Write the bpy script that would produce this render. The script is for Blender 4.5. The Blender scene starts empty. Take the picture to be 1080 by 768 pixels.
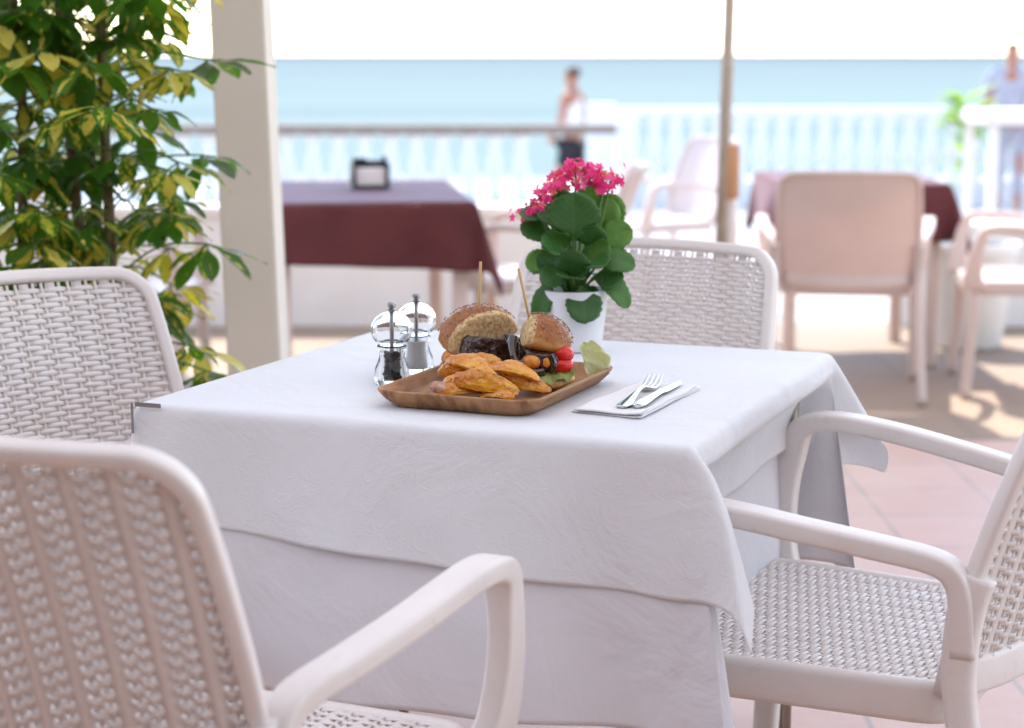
import bpy, bmesh, math, random
import numpy as np
from mathutils import Vector, Matrix
from math import sin, cos, pi, radians as R, sqrt
random.seed(11)
SC = bpy.context.scene
COL = SC.collection

# ------------------------------------------------------------------ basics
def tag(o, label=None, cat=None, group=None, kind=None):
    if label: o['label'] = label
    if cat: o['category'] = cat
    if group: o['group'] = group
    if kind: o['kind'] = kind
    return o

def empty(name, loc=(0, 0, 0), rz=0.0):
    o = bpy.data.objects.new(name, None)
    o.empty_display_size = .05
    COL.objects.link(o); o.location = loc; o.rotation_euler = (0, 0, rz)
    return o

def link(name, me, mats=None, parent=None, smooth=True, loc=None):
    o = bpy.data.objects.new(name, me)
    COL.objects.link(o)
    if mats:
        for m in (mats if isinstance(mats, (list, tuple)) else [mats]): me.materials.append(m)
    if parent: o.parent = parent
    if loc: o.location = loc
    if smooth: me.shade_smooth()
    return o

def objb(name, bm, mats, parent=None, smooth=True, loc=None, sharp=None):
    me = bpy.data.meshes.new(name)
    bm.normal_update(); bm.to_mesh(me); bm.free()
    o = link(name, me, mats, parent, smooth, loc)
    if sharp is not None:
        me.set_sharp_from_angle(angle=R(sharp))
    return o

def copy_tree(o, parent=None):
    c = o.copy(); COL.objects.link(c)
    if parent: c.parent = parent
    for ch in [k for k in o.children]: copy_tree(ch, c)
    return c

def box(bm, c, s, rot=None, bev=0.0, seg=2, mi=0):
    r = bmesh.ops.create_cube(bm, size=1.0)
    vs = r['verts']
    M = Matrix.Translation(c) @ (rot.to_4x4() if rot else Matrix.Identity(4)) @ Matrix.Diagonal((s[0], s[1], s[2], 1))
    bmesh.ops.transform(bm, matrix=M, verts=vs)
    fs = {f for v in vs for f in v.link_faces}
    for f in fs: f.material_index = mi
    if bev > 0:
        es = {e for v in vs for e in v.link_edges}
        bmesh.ops.bevel(bm, geom=list(es), offset=bev, segments=seg, affect='EDGES', profile=.6)

def lathe(bm, prof, seg=32, loc=(0, 0, 0), mi=0, cap=False):
    rings = []
    for (r, z) in prof:
        if r < 1e-6:
            rings.append([bm.verts.new((loc[0], loc[1], loc[2] + z))])
        else:
            rings.append([bm.verts.new((loc[0] + r * cos(2 * pi * k / seg), loc[1] + r * sin(2 * pi * k / seg), loc[2] + z)) for k in range(seg)])
    for a, b in zip(rings, rings[1:]):
        for k in range(seg):
            k2 = (k + 1) % seg
            if len(a) == 1 and len(b) == 1: continue
            if len(a) == 1: f = bm.faces.new((a[0], b[k2], b[k]))
            elif len(b) == 1: f = bm.faces.new((a[k], a[k2], b[0]))
            else: f = bm.faces.new((a[k], a[k2], b[k2], b[k]))
            f.material_index = mi

def smoothpath(pts, n=6, closed=False):
    """Catmull-Rom through points"""
    P = [Vector(p) for p in pts]; out = []
    N = len(P)
    rng = range(N if closed else N - 1)
    for i in rng:
        if closed: p0, p1, p2, p3 = P[(i - 1) % N], P[i], P[(i + 1) % N], P[(i + 2) % N]
        else: p0, p1, p2, p3 = P[max(i - 1, 0)], P[i], P[i + 1], P[min(i + 2, N - 1)]
        for k in range(n):
            t = k / n
            out.append(.5 * ((2 * p1) + (-p0 + p2) * t + (2 * p0 - 5 * p1 + 4 * p2 - p3) * t * t + (-p0 + 3 * p1 - 3 * p2 + p3) * t ** 3))
    if not closed: out.append(P[-1])
    return out

def rrect(w, h, r, n=3):
    """rounded rectangle section, w x h"""
    r = min(r, w / 2 - 1e-5, h / 2 - 1e-5); out = []
    for cx, cy, a0 in ((w / 2 - r, h / 2 - r, 0), (-w / 2 + r, h / 2 - r, pi / 2), (-w / 2 + r, -h / 2 + r, pi), (w / 2 - r, -h / 2 + r, 1.5 * pi)):
        for k in range(n + 1):
            a = a0 + k / n * pi / 2
            out.append((cx + r * cos(a), cy + r * sin(a)))
    return out

def sweep(bm, path, section, side=None, closed=False, cap=True, mi=0):
    """section: list of (a,b) or function(t)->list; a along side axis, b along side x tangent"""
    n = len(path); rings = []
    prev = None
    for i, p in enumerate(path):
        if closed: t = path[(i + 1) % n] - path[(i - 1) % n]
        else: t = path[min(i + 1, n - 1)] - path[max(i - 1, 0)]
        t.normalize()
        if side is not None:
            s = side(i / (n - 1)) if callable(side) else Vector(side)
        else:
            s = prev if prev is not None else (Vector((0, 0, 1)) if abs(t.z) < .9 else Vector((1, 0, 0)))
        s = (s - t * s.dot(t)).normalized(); prev = s
        b = t.cross(s).normalized()
        sec = section(i / (n - 1)) if callable(section) else section
        rings.append([bm.verts.new(p + s * u + b * v) for (u, v) in sec])
    m = len(rings[0])
    for i in range(n if closed else n - 1):
        a, b = rings[i], rings[(i + 1) % n]
        for k in range(m):
            f = bm.faces.new((a[k], b[k], b[(k + 1) % m], a[(k + 1) % m])); f.material_index = mi
    if cap and not closed:
        for rr, fl in ((rings[0], False), (rings[-1], True)):
            f = bm.faces.new(rr if not fl else list(reversed(rr))); f.material_index = mi

def circ(r, n=10): return [(r * cos(2 * pi * k / n), r * sin(2 * pi * k / n)) for k in range(n)]
def tube(bm, pts, r, n=10, mi=0, k=5):
    path = smoothpath(pts, k) if len(pts) > 2 else [Vector(p) for p in pts]
    if callable(r): sweep(bm, path, lambda t: circ(r(t), n), mi=mi)
    else: sweep(bm, path, circ(r, n), mi=mi)

# ------------------------------------------------------------------ materials
class NT:
    def __init__(s, name):
        s.m = bpy.data.materials.new(name); s.m.use_nodes = True
        s.t = s.m.node_tree; s.b = s.t.nodes['Principled BSDF']; s.out = s.t.nodes['Material Output']
        s._co = None
    def n(s, typ, **k):
        nd = s.t.nodes.new(typ)
        for a, v in k.items():
            if a.startswith('i_'):
                nm = a[2:].replace('_', ' ')
                nd.inputs[nm].default_value = v
            else: setattr(nd, a, v)
        return nd
    def l(s, a, b): s.t.links.new(a, b)
    def co(s, which='Object'):
        if s._co is None: s._co = s.n('ShaderNodeTexCoord')
        return s._co.outputs[which]
    def noise(s, scale=5, detail=3, rough=.5, dist=0, src=None, vec=None):
        nd = s.n('ShaderNodeTexNoise'); nd.inputs['Scale'].default_value = scale; nd.inputs['Detail'].default_value = detail
        nd.inputs['Roughness'].default_value = rough; nd.inputs['Distortion'].default_value = dist
        s.l(vec if vec is not None else s.co(src or 'Object'), nd.inputs['Vector']); return nd.outputs['Fac']
    def ramp(s, fac, stops, interp='LINEAR'):
        nd = s.n('ShaderNodeValToRGB'); cr = nd.color_ramp; cr.interpolation = interp
        while len(cr.elements) < len(stops): cr.elements.new(.5)
        for e, (p, c) in zip(cr.elements, stops):
            e.position = p; e.color = (*c, 1) if len(c) == 3 else c
        s.l(fac, nd.inputs['Fac']); return nd.outputs['Color']
    def mix(s, fac, a, b, mode='MIX'):
        nd = s.n('ShaderNodeMix', data_type='RGBA', blend_type=mode)
        for sock, v in ((nd.inputs[0], fac), (nd.inputs[6], a), (nd.inputs[7], b)):
            if isinstance(v, (int, float)): sock.default_value = v
            elif isinstance(v, tuple): sock.default_value = (*v, 1)
            else: s.l(v, sock)
        return nd.outputs[2]
    def math(s, op, a, b=0.0, c=None):
        nd = s.n('ShaderNodeMath', operation=op)
        for sock, v in zip(nd.inputs, (a, b, c)):
            if v is None: continue
            if isinstance(v, (int, float)): sock.default_value = v
            else: s.l(v, sock)
        return nd.outputs[0]
    def bump(s, h, strength=.3, dist=.001, prev=None):
        nd = s.n('ShaderNodeBump'); nd.inputs['Strength'].default_value = strength; nd.inputs['Distance'].default_value = dist
        s.l(h, nd.inputs['Height'])
        if prev is not None: s.l(prev, nd.inputs['Normal'])
        return nd.outputs['Normal']
    def set(s, col=None, rough=None, metal=None, normal=None, **k):
        for nm, v in (('Base Color', col), ('Roughness', rough), ('Metallic', metal), ('Normal', normal)):
            if v is None: continue
            if isinstance(v, (int, float)): s.b.inputs[nm].default_value = v
            elif isinstance(v, tuple): s.b.inputs[nm].default_value = (*v, 1)
            else: s.l(v, s.b.inputs[nm])
        for nm, v in k.items():
            sock = s.b.inputs[nm.replace('_', ' ')]
            if isinstance(v, (int, float)): sock.default_value = v
            elif isinstance(v, tuple): sock.default_value = (*v, 1) if len(v) == 3 and sock.type == 'RGBA' else v
            else: s.l(v, sock)
        return s
    def translucent(s, col, amount):
        tr = s.n('ShaderNodeBsdfTranslucent')
        if isinstance(col, tuple): tr.inputs['Color'].default_value = (*col, 1)
        else: s.l(col, tr.inputs['Color'])
        mx = s.n('ShaderNodeMixShader'); mx.inputs[0].default_value = amount
        s.l(s.b.outputs[0], mx.inputs[1]); s.l(tr.outputs[0], mx.inputs[2]); s.l(mx.outputs[0], s.out.inputs['Surface'])
        return s

M = {}
def mk(name): n = NT(name); M[name] = n.m; return n

n = mk('chair_plastic')
f = n.noise(9, 4, .6); c = n.ramp(f, [(.35, (.72, .66, .63)), (.7, (.77, .715, .685))])
sm = n.noise(31, 5, .7, .8); c = n.mix(n.ramp(sm, [(.60, (0, 0, 0)), (.72, (.35, .35, .35))]), c, (.52, .44, .40))
n.set(c, n.ramp(n.noise(14, 3), [(.3, (.34,) * 3), (.7, (.52,) * 3)]), normal=n.bump(n.noise(420, 2), .12, .0006))
n = mk('terrace_plastic')
f = n.noise(7, 3); c = n.ramp(f, [(.3, (.66, .57, .53)), (.7, (.72, .63, .59))]); n.set(c, .45)
n.translucent((.85, .55, .45), .18)
n = mk('screw_dark'); n.set((.05, .04, .035), .4, .8)

def cloth_mat(name, col, col2, damask=0.0, weave=1800, trans=.22):
    n = mk(name)
    uv = n.co('UV')
    f = n.noise(6, 3, .5, vec=uv)
    c = n.ramp(f, [(.3, col), (.7, col2)])
    thread = n.noise(weave, 1, .5, vec=uv)
    nb = n.bump(thread, .18, .0004)
    if damask > 0:
        sc_ = n.n('ShaderNodeTexVoronoi', feature='F1'); sc_.inputs['Scale'].default_value = 25
        dn = n.n('ShaderNodeTexNoise'); dn.inputs['Scale'].default_value = 19; dn.inputs['Detail'].default_value = 2
        n.l(uv, dn.inputs['Vector'])
        vm = n.n('ShaderNodeVectorMath', operation='MULTIPLY_ADD'); vm.inputs[1].default_value = (.10, .10, 0)
        n.l(dn.outputs['Color'], vm.inputs[0]); n.l(uv, vm.inputs[2])
        n.l(vm.outputs[0], sc_.inputs['Vector'])
        rings = n.math('SINE', n.math('MULTIPLY', sc_.outputs['Distance'], 58.0))
        m1 = n.noise(5.5, 2, .5, vec=uv)
        mask = n.ramp(m1, [(.40, (0, 0, 0)), (.52, (1, 1, 1))])
        h = n.math('MULTIPLY', rings, mask)
        hh = n.ramp(h, [(.0, (0, 0, 0)), (.45, (1, 1, 1))])
        nb = n.bump(hh, .36 * damask, .0006, nb)
        rr = n.ramp(hh, [(0, (.85,) * 3), (1, (.55,) * 3)])
        n.set(c, rr, normal=nb)
    else:
        n.set(c, .85, normal=nb)
    wr = n.noise(5.2, 4, .55, 1.4, vec=uv)
    n.set(normal=n.bump(wr, .5, .016, nb))
    n.set(Sheen_Weight=.25, Sheen_Roughness=.4)
    n.translucent(col2, trans)
cloth_mat('damask_cloth', (.83, .83, .85), (.88, .88, .895), 1.0)
cloth_mat('plain_cloth', (.80, .79, .825), (.84, .83, .865), 0)
cloth_mat('napkin_cloth', (.84, .83, .83), (.88, .87, .87), 0, 900, .1)
cloth_mat('maroon_cloth', (.085, .017, .019), (.12, .025, .027), 0, 700, .10)
M['maroon_cloth'].node_tree.nodes['Principled BSDF'].inputs['Sheen Weight'].default_value = .25
M['maroon_cloth'].node_tree.nodes['Principled BSDF'].inputs['Sheen Tint'].default_value = (.9, .75, .9, 1)

n = mk('steel'); f = n.noise(60, 2); n.set((.72, .72, .72), .13, 1.0, normal=n.bump(f, .04, .0005))
n = mk('tube_steel'); n.set((.38, .33, .28), .35, 1.0)
n = mk('dull_steel'); n.set((.33, .33, .34), .35, 1.0)
n = mk('acrylic'); n.set((.97, .98, .98), .02, Transmission_Weight=1.0, IOR=1.45)
n = mk('peppercorn'); f = n.noise(160, 4, .7); c = n.ramp(f, [(.35, (.008, .006, .006)), (.7, (.05, .035, .03))]); n.set(c, .6, normal=n.bump(f, .6, .002))
n = mk('salt'); f = n.noise(900, 2); c = n.ramp(f, [(.3, (.72, .70, .68)), (.7, (.9, .88, .86))]); n.set(c, .5, normal=n.bump(f, .5, .001), Subsurface_Weight=.3, Subsurface_Radius=(.004, .004, .004))
n = mk('white_ceramic'); f = n.noise(12, 3); c = n.ramp(f, [(.3, (.74, .73, .76)), (.7, (.78, .77, .80))]); n.set(c, .35)
n = mk('soil'); f = n.noise(120, 4); c = n.ramp(f, [(.3, (.01, .007, .005)), (.7, (.05, .03, .02))]); n.set(c, .9, normal=n.bump(f, .8, .004))

# wood plate (acacia)
n = mk('acacia_wood')
mp = n.n('ShaderNodeMapping'); mp.inputs['Scale'].default_value = (40, 3.2, 26); n.l(n.co(), mp.inputs['Vector'])
f = n.noise(1.0, 5, .6, 1.3, vec=mp.outputs[0]); f2 = n.noise(18, 2)
c = n.ramp(f, [(.25, (.085, .030, .010)), (.42, (.20, .080, .030)), (.55, (.34, .165, .068)), (.75, (.47, .26, .12))])
c = n.mix(n.ramp(f2, [(.4, (0, 0, 0)), (.7, (.5, .5, .5))]), c, (.45, .25, .12))
gn = n.n('ShaderNodeNewGeometry'); 
n.set(c, n.ramp(f, [(.3, (.58,) * 3), (.8, (.75,) * 3)]), normal=n.bump(f, .25, .0008))

# bun crust / crumb
def bun_mat(name, nrm, off):
    n = mk(name)
    co = n.co()
    dt = n.n('ShaderNodeVectorMath', operation='DOT_PRODUCT'); n.l(co, dt.inputs[0]); dt.inputs[1].default_value = nrm
    nz = n.noise(60, 3, .6); edge = n.math('ADD', n.math('SUBTRACT', dt.outputs['Value'], off), n.math('MULTIPLY', n.math('SUBTRACT', nz, .5), .006))
    crust_mask = n.ramp(n.math('MULTIPLY_ADD', edge, -140.0, -.25), [(.35, (0, 0, 0)), (.75, (1, 1, 1))])
    f = n.noise(34, 4, .6); f3 = n.noise(240, 3, .6)
    sep = n.n('ShaderNodeSeparateXYZ'); n.l(co, sep.inputs[0])
    h = n.math('MULTIPLY_ADD', sep.outputs['Z'], 19.0, n.math('MULTIPLY', n.math('SUBTRACT', f, .5), 1.3))
    crust = n.ramp(h, [(.02, (.50, .23, .06)), (.28, (.36, .125, .026)), (.6, (.29, .085, .017)), (.95, (.21, .056, .011))])
    crumbf = n.noise(170, 5, .75)
    crumb = n.ramp(crumbf, [(.34, (.38, .20, .07)), (.46, (.64, .42, .19)), (.6, (.78, .59, .34)), (.7, (.82, .67, .45))])
    c = n.mix(crust_mask, crumb, crust)
    b1 = n.bump(crumbf, 1.0, .004); b2 = n.bump(f3, .35, .0008)
    mxn = n.n('ShaderNodeMix', data_type='VECTOR'); n.l(n.math('MULTIPLY', crust_mask, 1.0), mxn.inputs[0]); n.l(b1, mxn.inputs[4]); n.l(b2, mxn.inputs[5])
    n.set(c, n.ramp(crust_mask, [(0, (.9,) * 3), (1, (.48,) * 3)]), normal=mxn.outputs[1], Subsurface_Weight=.12, Subsurface_Radius=(.006, .003, .0015), Subsurface_Scale=1.0)
    return n.m
n = mk('toasted_bread'); f = n.noise(70, 4, .6); c = n.ramp(f, [(.3, (.40, .20, .06)), (.55, (.62, .37, .13)), (.75, (.74, .52, .24))]); n.set(c, .7, normal=n.bump(f, .5, .002), Subsurface_Weight=.1, Subsurface_Radius=(.005, .003, .001))
n = mk('sesame'); f = n.noise(300, 1); c = n.ramp(f, [(.35, (.12, .04, .02)), (.6, (.50, .28, .11))]); n.set(c, .45)
n = mk('glazed_patty'); f = n.noise(80, 4, .7); c = n.ramp(f, [(.3, (.010, .003, .002)), (.55, (.035, .008, .005)), (.8, (.09, .02, .01))]); n.set(c, .22, normal=n.bump(f, .9, .004), Coat_Weight=.8, Coat_Roughness=.08)
n = mk('dark_sauce'); f = n.noise(45, 2); c = n.ramp(f, [(.3, (.012, .003, .003)), (.8, (.055, .012, .008))]); n.set(c, .1, normal=n.bump(f, .3, .003), Coat_Weight=1.0, Coat_Roughness=.04)
n = mk('tomato'); f = n.noise(90, 4, .7); c = n.ramp(f, [(.3, (.55, .006, .004)), (.7, (.75, .02, .008))]); n.set(c, .16, normal=n.bump(f, .2, .002), Subsurface_Weight=.2, Subsurface_Radius=(.006, .002, .001))
n = mk('fried_chunk'); f = n.noise(55, 4, .6); c = n.ramp(f, [(.3, (.36, .08, .008)), (.5, (.66, .22, .025)), (.75, (.80, .38, .06))]); n.set(c, .28, normal=n.bump(f, .6, .003), Coat_Weight=.3)
n = mk('wedge_skin')
f = n.noise(22, 4, .6); f2 = n.noise(150, 3, .7); f4 = n.noise(420, 1)
c = n.ramp(f, [(.28, (.36, .075, .004)), (.40, (.58, .190, .008)), (.54, (.72, .320, .018)), (.75, (.82, .46, .05))])
c = n.mix(n.ramp(f2, [(.60, (0, 0, 0)), (.70, (1, 1, 1))]), c, (.36, .075, .008))
c = n.mix(n.ramp(f4, [(.69, (0, 0, 0)), (.74, (1, 1, 1))]), c, (.08, .035, .01))
n.set(c, .2, normal=n.bump(f2, .6, .0016), Subsurface_Weight=.15, Subsurface_Radius=(.006, .003, .001), Coat_Weight=.55, Coat_Roughness=.12)
n = mk('bacon'); f = n.noise(60, 3); c = n.ramp(f, [(.35, (.25, .08, .05)), (.6, (.60, .36, .27))]); n.set(c, .4, normal=n.bump(f, .5, .002))
n = mk('pale_lettuce'); f = n.noise(26, 4, .6, 1); c = n.ramp(f, [(.3, (.60, .64, .32)), (.42, (.80, .80, .55)), (.6, (.90, .88, .72))]); n.set(c, .32, normal=n.bump(f, .6, .003)); n.translucent((.88, .90, .60), .4)
n = mk('green_lettuce'); f = n.noise(40, 4, .6, 1); c = n.ramp(f, [(.3, (.14, .22, .05)), (.6, (.36, .42, .13)), (.8, (.58, .60, .30))]); n.set(c, .35, normal=n.bump(f, .6, .003)); n.translucent((.4, .5, .1), .25)
n = mk('bamboo'); n.set((.52, .33, .14), .55)

# foliage
n = mk('variegated_leaf')
at = n.n('ShaderNodeAttribute', attribute_name='tone')
uv = n.co('UV'); sp = n.n('ShaderNodeSeparateXYZ'); n.l(uv, sp.inputs[0])
nz = n.noise(5, 4, .65, .4, vec=uv)
tone = n.n('ShaderNodeSeparateColor'); n.l(at.outputs['Color'], tone.inputs[0])
ed = n.math('ABSOLUTE', n.math('SUBTRACT', sp.outputs['Y'], .5))
m_ = n.math('ADD', n.math('MULTIPLY', n.math('SUBTRACT', .30, ed), .9), n.math('MULTIPLY', n.math('SUBTRACT', nz, .5), 1.5))
m_ = n.math('ADD', m_, n.math('MULTIPLY', n.math('SUBTRACT', tone.outputs[0], .64), .9))
mask = n.ramp(n.math('ADD', m_, .5), [(.52, (0, 0, 0)), (.60, (1, 1, 1))])
gr = n.ramp(tone.outputs[1], [(0, (.010, .042, .010)), (.5, (.022, .078, .012)), (1, (.065, .16, .016))])
ye = n.ramp(tone.outputs[1], [(0, (.60, .46, .06)), (.5, (.72, .66, .17)), (1, (.46, .56, .08))])
c = n.mix(mask, gr, ye)
n.set(c, .3, normal=n.bump(nz, .25, .004), Specular_IOR_Level=.5)
n.translucent(n.mix(mask, (.12, .34, .02), (.90, .70, .06)), .42)
n = mk('kalanchoe_leaf')
at = n.n('ShaderNodeAttribute', attribute_name='tone'); tone = n.n('ShaderNodeSeparateColor'); n.l(at.outputs['Color'], tone.inputs[0])
uv = n.co('UV'); nz = n.noise(3, 3, .6, vec=uv)
gr = n.ramp(n.math('ADD', n.math('MULTIPLY', tone.outputs[0], .7), n.math('MULTIPLY', nz, .3)), [(0.1, (.030, .100, .026)), (.4, (.052, .155, .034)), (.7, (.10, .25, .034)), (1, (.18, .39, .035))])
sv = n.n('ShaderNodeSeparateXYZ'); n.l(uv, sv.inputs[0])
av = n.math('ABSOLUTE', n.math('SUBTRACT', sv.outputs['Y'], .5))
vein = n.ramp(n.math('SINE', n.math('MULTIPLY', n.math('SUBTRACT', sv.outputs['X'], n.math('MULTIPLY', av, .9)), 44.0)), [(.80, (0, 0, 0)), (1, (1, 1, 1))])
mid = n.ramp(av, [(0, (1, 1, 1)), (.035, (0, 0, 0))])
vv = n.mix(1.0, vein, mid, 'LIGHTEN')
gr = n.mix(n.math('MULTIPLY', vv, .28), gr, (.16, .32, .07))
n.set(gr, n.ramp(nz, [(.3, (.30,) * 3), (.7, (.5,) * 3)]), normal=n.bump(vv, -.35, .0012, n.bump(nz, .4, .005))); n.translucent((.20, .46, .03), .28)
n = mk('stem_green'); n.set((.10, .20, .04), .5)
n = mk('stem_bark'); f = n.noise(40, 4); c = n.ramp(f, [(.3, (.10, .07, .035)), (.7, (.24, .18, .10))]); n.set(c, .85, normal=n.bump(f, .6, .006))
n = mk('pink_petal'); at = n.n('ShaderNodeAttribute', attribute_name='tone'); tone = n.n('ShaderNodeSeparateColor'); n.l(at.outputs['Color'], tone.inputs[0])
c = n.ramp(tone.outputs[0], [(0, (.70, .008, .16)), (.55, (.88, .035, .30)), (.85, (.92, .16, .42)), (1, (.95, .36, .18))]); n.set(c, .5); n.translucent((.95, .12, .38), .3)
n = mk('bright_leaf'); f = n.noise(8, 3); c = n.ramp(f, [(.3, (.10, .24, .02)), (.7, (.32, .48, .05))]); n.set(c, .45); n.translucent((.45, .65, .05), .4)

# setting
n = mk('terrace_tile')
geo = n.co('Object')
bk = n.n('ShaderNodeTexBrick', offset=0.0, squash=1.0); n.l(geo, bk.inputs['Vector'])
bk.inputs['Scale'].default_value = 1.0; bk.inputs['Brick Width'].default_value = .33; bk.inputs['Row Height'].default_value = .33
bk.inputs['Mortar Size'].default_value = .006; bk.inputs['Color1'].default_value = (.50, .295, .215, 1); bk.inputs['Color2'].default_value = (.55, .335, .25, 1); bk.inputs['Mortar'].default_value = (.30, .22, .18, 1)
f = n.noise(3.2, 5, .65); f2 = n.noise(40, 3)
c = n.mix(n.ramp(f, [(.35, (0, 0, 0)), (.75, (.8, .8, .8))]), bk.outputs['Color'], (.58, .42, .33))
c = n.mix(n.ramp(f2, [(.55, (0, 0, 0)), (.8, (.25, .25, .25))]), c, (.40, .28, .24))
n.set(c, .5, normal=n.bump(bk.outputs['Fac'], -.25, .004))
n = mk('sand_paving'); geo = n.co()
bk = n.n('ShaderNodeTexBrick', offset=.5); n.l(geo, bk.inputs['Vector']); bk.inputs['Scale'].default_value = 1.0; bk.inputs['Brick Width'].default_value = .6; bk.inputs['Row Height'].default_value = .6
bk.inputs['Mortar Size'].default_value = .008; bk.inputs['Color1'].default_value = (.27, .19, .13, 1); bk.inputs['Color2'].default_value = (.30, .215, .15, 1); bk.inputs['Mortar'].default_value = (.22, .16, .11, 1)
f = n.noise(1.3, 4); c = n.mix(n.ramp(f, [(.35, (0, 0, 0)), (.7, (.5, .5, .5))]), bk.outputs['Color'], (.34, .25, .175)); n.set(c, .8)
n = mk('promenade_paving'); f = n.noise(.8, 4); c = n.ramp(f, [(.3, (.40, .365, .335)), (.7, (.46, .42, .385))]); n.set(c, .8)
n = mk('beach_sand'); f = n.noise(.3, 5); c = n.ramp(f, [(.3, (.26, .22, .17)), (.7, (.32, .27, .21))]); n.set(c, .95)
n = mk('sea_water')
sx = n.n('ShaderNodeSeparateXYZ'); n.l(n.co(), sx.inputs[0])
mp = n.n('ShaderNodeMapping'); mp.inputs['Scale'].default_value = (.006, .04, .02); n.l(n.co(), mp.inputs['Vector'])
f = n.noise(1.0, 4, .6, .3, vec=mp.outputs[0])
dep = n.ramp(n.math('MULTIPLY', sx.outputs['Y'], 1 / 2600.0), [(0, (.215, .262, .245)), (.06, (.205, .250, .236)), (.2, (.180, .218, .212)), (.6, (.135, .165, .170)), (1, (.092, .115, .134))])
c = n.mix(.35, dep, n.ramp(f, [(.35, (.140, .175, .175)), (.65, (.235, .275, .255))]))
mp2 = n.n('ShaderNodeMapping'); mp2.inputs['Scale'].default_value = (.5, 1.6, 1); n.l(n.co(), mp2.inputs['Vector'])
wv = n.noise(1.0, 4, .6, vec=mp2.outputs[0])
n.set(c, .55, normal=n.bump(wv, .8, .5), Specular_IOR_Level=0.0)
n = mk('white_paint'); f = n.noise(5, 4); c = n.ramp(f, [(.3, (.74, .71, .69)), (.7, (.79, .77, .75))]); n.set(c, .6)
n = mk('pillar_paint'); f = n.noise(4, 4); f2 = n.noise(90, 3); c = n.ramp(f, [(.3, (.62, .575, .51)), (.7, (.68, .63, .56))]); n.set(c, .65, normal=n.bump(f2, .2, .001))
n = mk('sun_bleached_rail'); f = n.noise(6, 4); c = n.ramp(f, [(.3, (.23, .165, .13)), (.7, (.28, .20, .16))]); n.set(c, .7)
n = mk('pole_wood'); f = n.noise(20, 4); c = n.ramp(f, [(.3, (.34, .29, .24)), (.7, (.44, .38, .32))]); n.set(c, .5)
n = mk('orange_plastic'); n.set((.50, .27, .13), .5)
n = mk('awning_canvas'); f = n.noise(3, 3); c = n.ramp(f, [(.3, (.78, .76, .73)), (.7, (.82, .80, .77))]); n.set(c, .9); n.translucent((.86, .84, .81), .32)
n = mk('facade_plaster'); f = n.noise(2, 5); c = n.ramp(f, [(.3, (.16, .09, .065)), (.7, (.20, .115, .085))]); n.set(c, .9)
n = mk('dark_glass'); n.set((.04, .04, .045), .08)
n = mk('black_plastic'); n.set((.012, .02, .022), .35)
n = mk('paper'); n.set((.78, .74, .74), .9)
n = mk('terracotta_pot'); n.set((.70, .66, .62), .7)
n = mk('skin'); n.set((.42, .17, .10), .55)
n = mk('dark_hair'); n.set((.10, .045, .025), .7)
n = mk('auburn_hair'); n.set((.15, .06, .03), .7)
n = mk('white_fabric'); n.set((.78, .74, .74), .9)
n = mk('black_fabric'); n.set((.018, .018, .024), .9)
n = mk('lilac_fabric'); f = n.noise(25, 2); c = n.ramp(f, [(.4, (.36, .34, .40)), (.6, (.48, .44, .47))]); n.set(c, .9)
n = mk('violet_fabric'); n.set((.20, .13, .28), .9)
# ------------------------------------------------------------------ setting
AX = R(-21.8)                                   # the terrace and its awning run this way
def ground(name, pts, z, mat, thick=None, sub=False):
    bm = bmesh.new()
    vs = [bm.verts.new((x, y, z)) for x, y in pts]
    bm.faces.new(vs)
    if thick:
        r = bmesh.ops.extrude_face_region(bm, geom=list(bm.faces))
        for v in [g for g in r['geom'] if isinstance(g, bmesh.types.BMVert)]: v.co.z -= thick
        bmesh.ops.recalc_face_normals(bm, faces=list(bm.faces))
    return tag(objb(name, bm, M[mat], smooth=False), kind='structure')

ground('terrace_floor', [(-14, -6), (14, -6), (14, 5.95), (-14, 5.95)], 0, 'terrace_tile', .12)
ground('sunny_paving', [(-14, 5.95), (14, 5.95), (14, 8.7), (-14, 8.7)], -.004, 'sand_paving', .6)
ground('promenade', [(-40, 8.7), (40, 8.7), (40, 25), (-40, 25)], -.5, 'promenade_paving', .5)
ground('beach', [(-400, 25), (400, 25), (400, 60), (-400, 60)], -2.6, 'beach_sand')
ground('sea', [(-30000, 58), (30000, 58), (30000, 60000), (-30000, 60000)], -2.9, 'sea_water')

# awning roof over the terrace: canvas on a frame, its front edge parallel to the tables
aw = empty('terrace_awning', (0, 0, 2.75), AX)
tag(aw, 'wide cream canvas awning roof shading the near half of the terrace', 'awning')
bm = bmesh.new()
nx, ny = 40, 24
g = {}
for j in range(ny + 1):
    for i in range(nx + 1):
        x = -5.5 + 11 * i / nx; y = -4.2 + 11.9 * j / ny
        g[i, j] = bm.verts.new((x, y, .03 * sin(x * 2.1) - .04 * y * .3))
for j in range(ny):
    for i in range(nx): bm.faces.new((g[i, j], g[i + 1, j], g[i + 1, j + 1], g[i, j + 1]))
objb('canvas', bm, M['awning_canvas'], aw)
for x in (-5.4, -2.7, 0, 2.7, 5.4):
    bm = bmesh.new(); box(bm, (x, 1.6, -.07), (.06, 11.6, .08)); objb('beam', bm, M['white_paint'], aw, False)

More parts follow.
